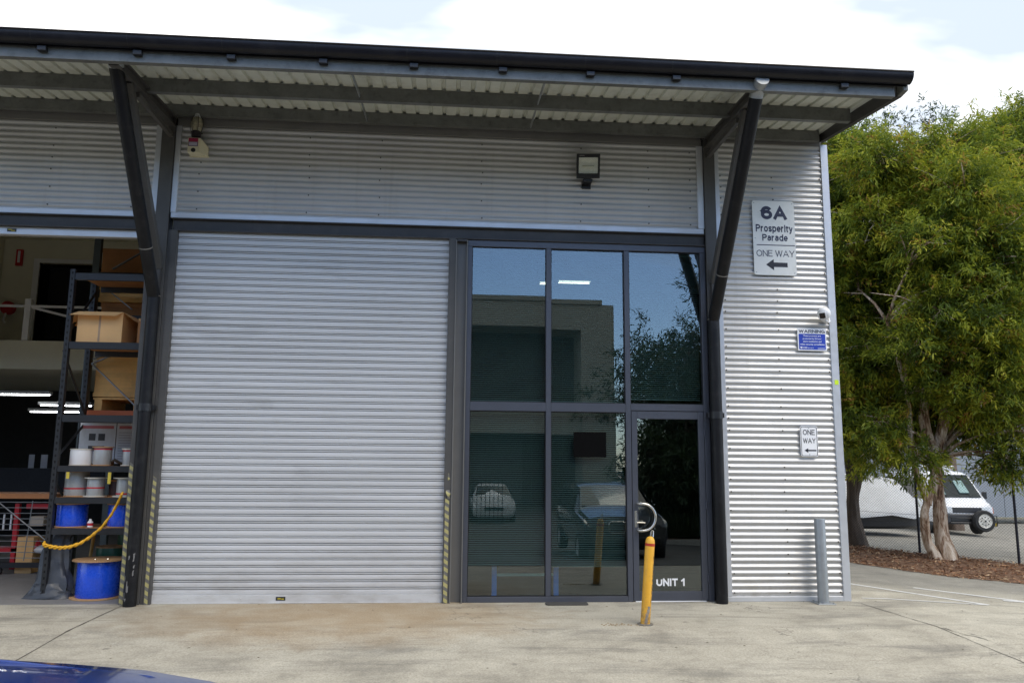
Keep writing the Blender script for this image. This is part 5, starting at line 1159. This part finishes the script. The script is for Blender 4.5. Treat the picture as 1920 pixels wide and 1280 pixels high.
simple_car(c1, cs, cwhite, [(-.70,-.97,1.05),(.70,-.97,1.05),(.58,-.40,1.40),(-.58,-.40,1.40)], gr1)
c2 = thing('parked_suv', (3.85,-9.6,zg(3.85,-9.6)), 'dark four wheel drive facing the shopfront, seen mirrored in its panes', 'car', None, R(180))
cs2 = [(-2.25,.45,.80,.80,.84,.88,.74,.0),(-2.15,.32,.86,.88,.92,1.02,.80,.02),(-1.3,.28,.88,1.02,.96,1.14,.84,.04),(-1.0,.28,.88,1.06,.96,1.20,.82,.04),(-.3,.28,.88,1.08,.96,1.62,.70,.04),(.4,.28,.88,1.08,.96,1.71,.70,.03),(1.7,.28,.88,1.08,.96,1.68,.70,.03),(2.2,.32,.86,1.06,.94,1.45,.70,.02),(2.3,.45,.82,.9,.88,1.05,.74,.0)]
suvm = pm('car_charcoal', (.035,.042,.05), .2, .3, .05, 1, coat=.7)
def gr2(c):
    for sx in (-1,1):
        MB().prism(round_rect(min(sx*.04,sx*.38), max(sx*.04,sx*.38), .70, .92, .06), 'xz', -2.245, -2.19).build('grille', blackp, c, world=False)
        o_ = round_rect(min(sx*.03,sx*.39), max(sx*.03,sx*.39), .69, .93, .07); MB().tube([(x,-2.25,z) for x, z in o_]+[(o_[0][0],-2.25,o_[0][1])], .014, 6).build('grille_ring', steel, c, world=False)
    MB().box(-.75, .75, -2.30, -2.2, .42, .60).build('bumper', blackp, c, world=False, bev=.03)
simple_car(c2, cs2, suvm, [(-.78,-1.02,1.20),(.78,-1.02,1.20),(.68,-.34,1.60),(-.68,-.34,1.60)], gr2)
# trees and hedge behind the camera
def backtree(x, y, h, w, seed, label):
    z = zg(x,y); bl = scatter_blobs((x,y,z+h*.62), (w,w,h*.36), 22, w*.3, w*.42, seed, z+1.2)
    tree('street_tree', (x,y,z), label, [([(x,y,z-.1),(x,y,z+h*.25),(x+.2,y,z+h*.5),(x,y,z+h*.8)], [.25,.18,.12,.05])], bl, 520, 26, .24, leafdk, bark2, seed, 'trees across the yard')
backtree(8.6,-19,7.4,2.6,61, 'nearest dark tree across the yard, mirrored in the right panes')
backtree(12.0,-20,11.5,3.2,62, 'tallest dark tree across the yard')
backtree(9.6,-25,8.4,2.8,63, 'rear dark tree beside the beige building')
backtree(16.0,-17,12,3.4,64, 'broad dark tree at the right of the yard')
backtree(13.5,-26,9.5,4.2,65, 'wide dark tree in the back row across the yard')
backtree(19.0,-24,9.5,4.2,66, 'outermost dark tree in the back row across the yard')
for k in range(7): backtree(7.2+2.0*k,-15.6-.8*(k%2),3.1,1.25,70+k, 'low dark shrub in the kerbed bed across the yard, %s from the beige building' % ('first','second','third','fourth','fifth','sixth','seventh')[k])
rows = []
kb = MB(); kb.prism([(5.2,-13.6),(22,-13.6),(22,-30),(5.2,-30)], 'xy', gz-.1, gz+.13); tag(kb.build('kerbed_bed', mulchm), kind='structure')
m = MB(); m.box(5.05,22,-13.6,-13.45,gz-.1,gz+.14); tag(m.build('kerb', pm('kerb_concrete', (.36,.35,.32), .8, 0, .1, 3)), kind='structure')
n = 14000; r_ = np.random.default_rng(5); px_ = r_.uniform(5.4,20,n); py_ = r_.uniform(-17,-13.8,n)
pts = np.stack([px_,py_,np.full(n,gz+.12)],1); ax = r_.normal(0,.35,(n,3))+[0,0,1]
o = leaf_cards('strap_grass', pts, r_.normal(0,1,(n,3)), ax, r_.uniform(.4,.95,n), r_.uniform(.012,.02,n), leafdk, r_.random(n)); tag(o, kind='stuff')

# ------------------------------------------------------------------ blue car in the foreground (bonnet at the lower left corner)
cblue = NT('car_blue'); cblue.col(cblue.ramp(cblue.noise(cblue.pos(), 900, 1), [(.35, (.005,.028,.17)), (.65, (.008,.045,.27))])); cblue.set(.28, .35, coat=1.0); cbluem = cblue.m
BC = (-2.82,-6.50,zg(-3.3,-6.5)+.04)
c3 = thing('blue_car', BC, 'glossy dark blue car whose bonnet edge fills the lower left corner', 'car', None, R(90))
cs3 = [(-2.10,.30,.60,.50,.66,.60,.50,.0),(-2.06,.24,.70,.60,.76,.74,.62,.01),(-1.95,.22,.76,.68,.82,.84,.68,.025),(-1.75,.20,.79,.74,.85,.89,.72,.03),(-1.45,.20,.80,.80,.86,.935,.74,.035),(-1.1,.20,.80,.84,.865,.965,.74,.04),(-.8,.20,.80,.87,.87,.99,.72,.04),(-.4,.20,.80,.89,.87,1.02,.71,.04),(.3,.20,.80,.91,.87,1.42,.58,.03),(.7,.20,.80,.91,.87,1.46,.58,.03),(1.4,.20,.80,.91,.87,1.42,.58,.03),(2.0,.24,.80,.89,.85,1.02,.64,.02),(2.1,.4,.74,.7,.78,.8,.6,.0)]
body('body', cs3, cbluem, c3, 60)
quad_panel('windscreen', [(-.70,-.40,1.03),(.70,-.40,1.03),(.56,.26,1.41),(-.56,.26,1.41)], darkglass, c3, .02)
for sx in (-1,1):
    quad_panel('side_window', [(sx*.875,-.15,.95),(sx*.875,1.5,.95),(sx*.68,1.3,1.34),(sx*.68,.33,1.34)][::sx], darkglass, c3, .012)
    quad_panel('headlight', [(sx*.80,-2.0,.52),(sx*.50,-2.10,.52),(sx*.50,-2.02,.66),(sx*.80,-1.86,.68)][::-sx], headm, c3, .015)
    m = MB(); m.tube([(sx*.42,-1.98,.822),(sx*.50,-1.5,.940),(sx*.55,-.85,1.003),(sx*.57,-.30,1.035)], .012, 8); m.build('bonnet_crease', cbluem, c3, world=False, smooth=60)
    for y in (-1.32,1.3): wheel(c3, sx*.78, y, .31, .2, sx, headm)
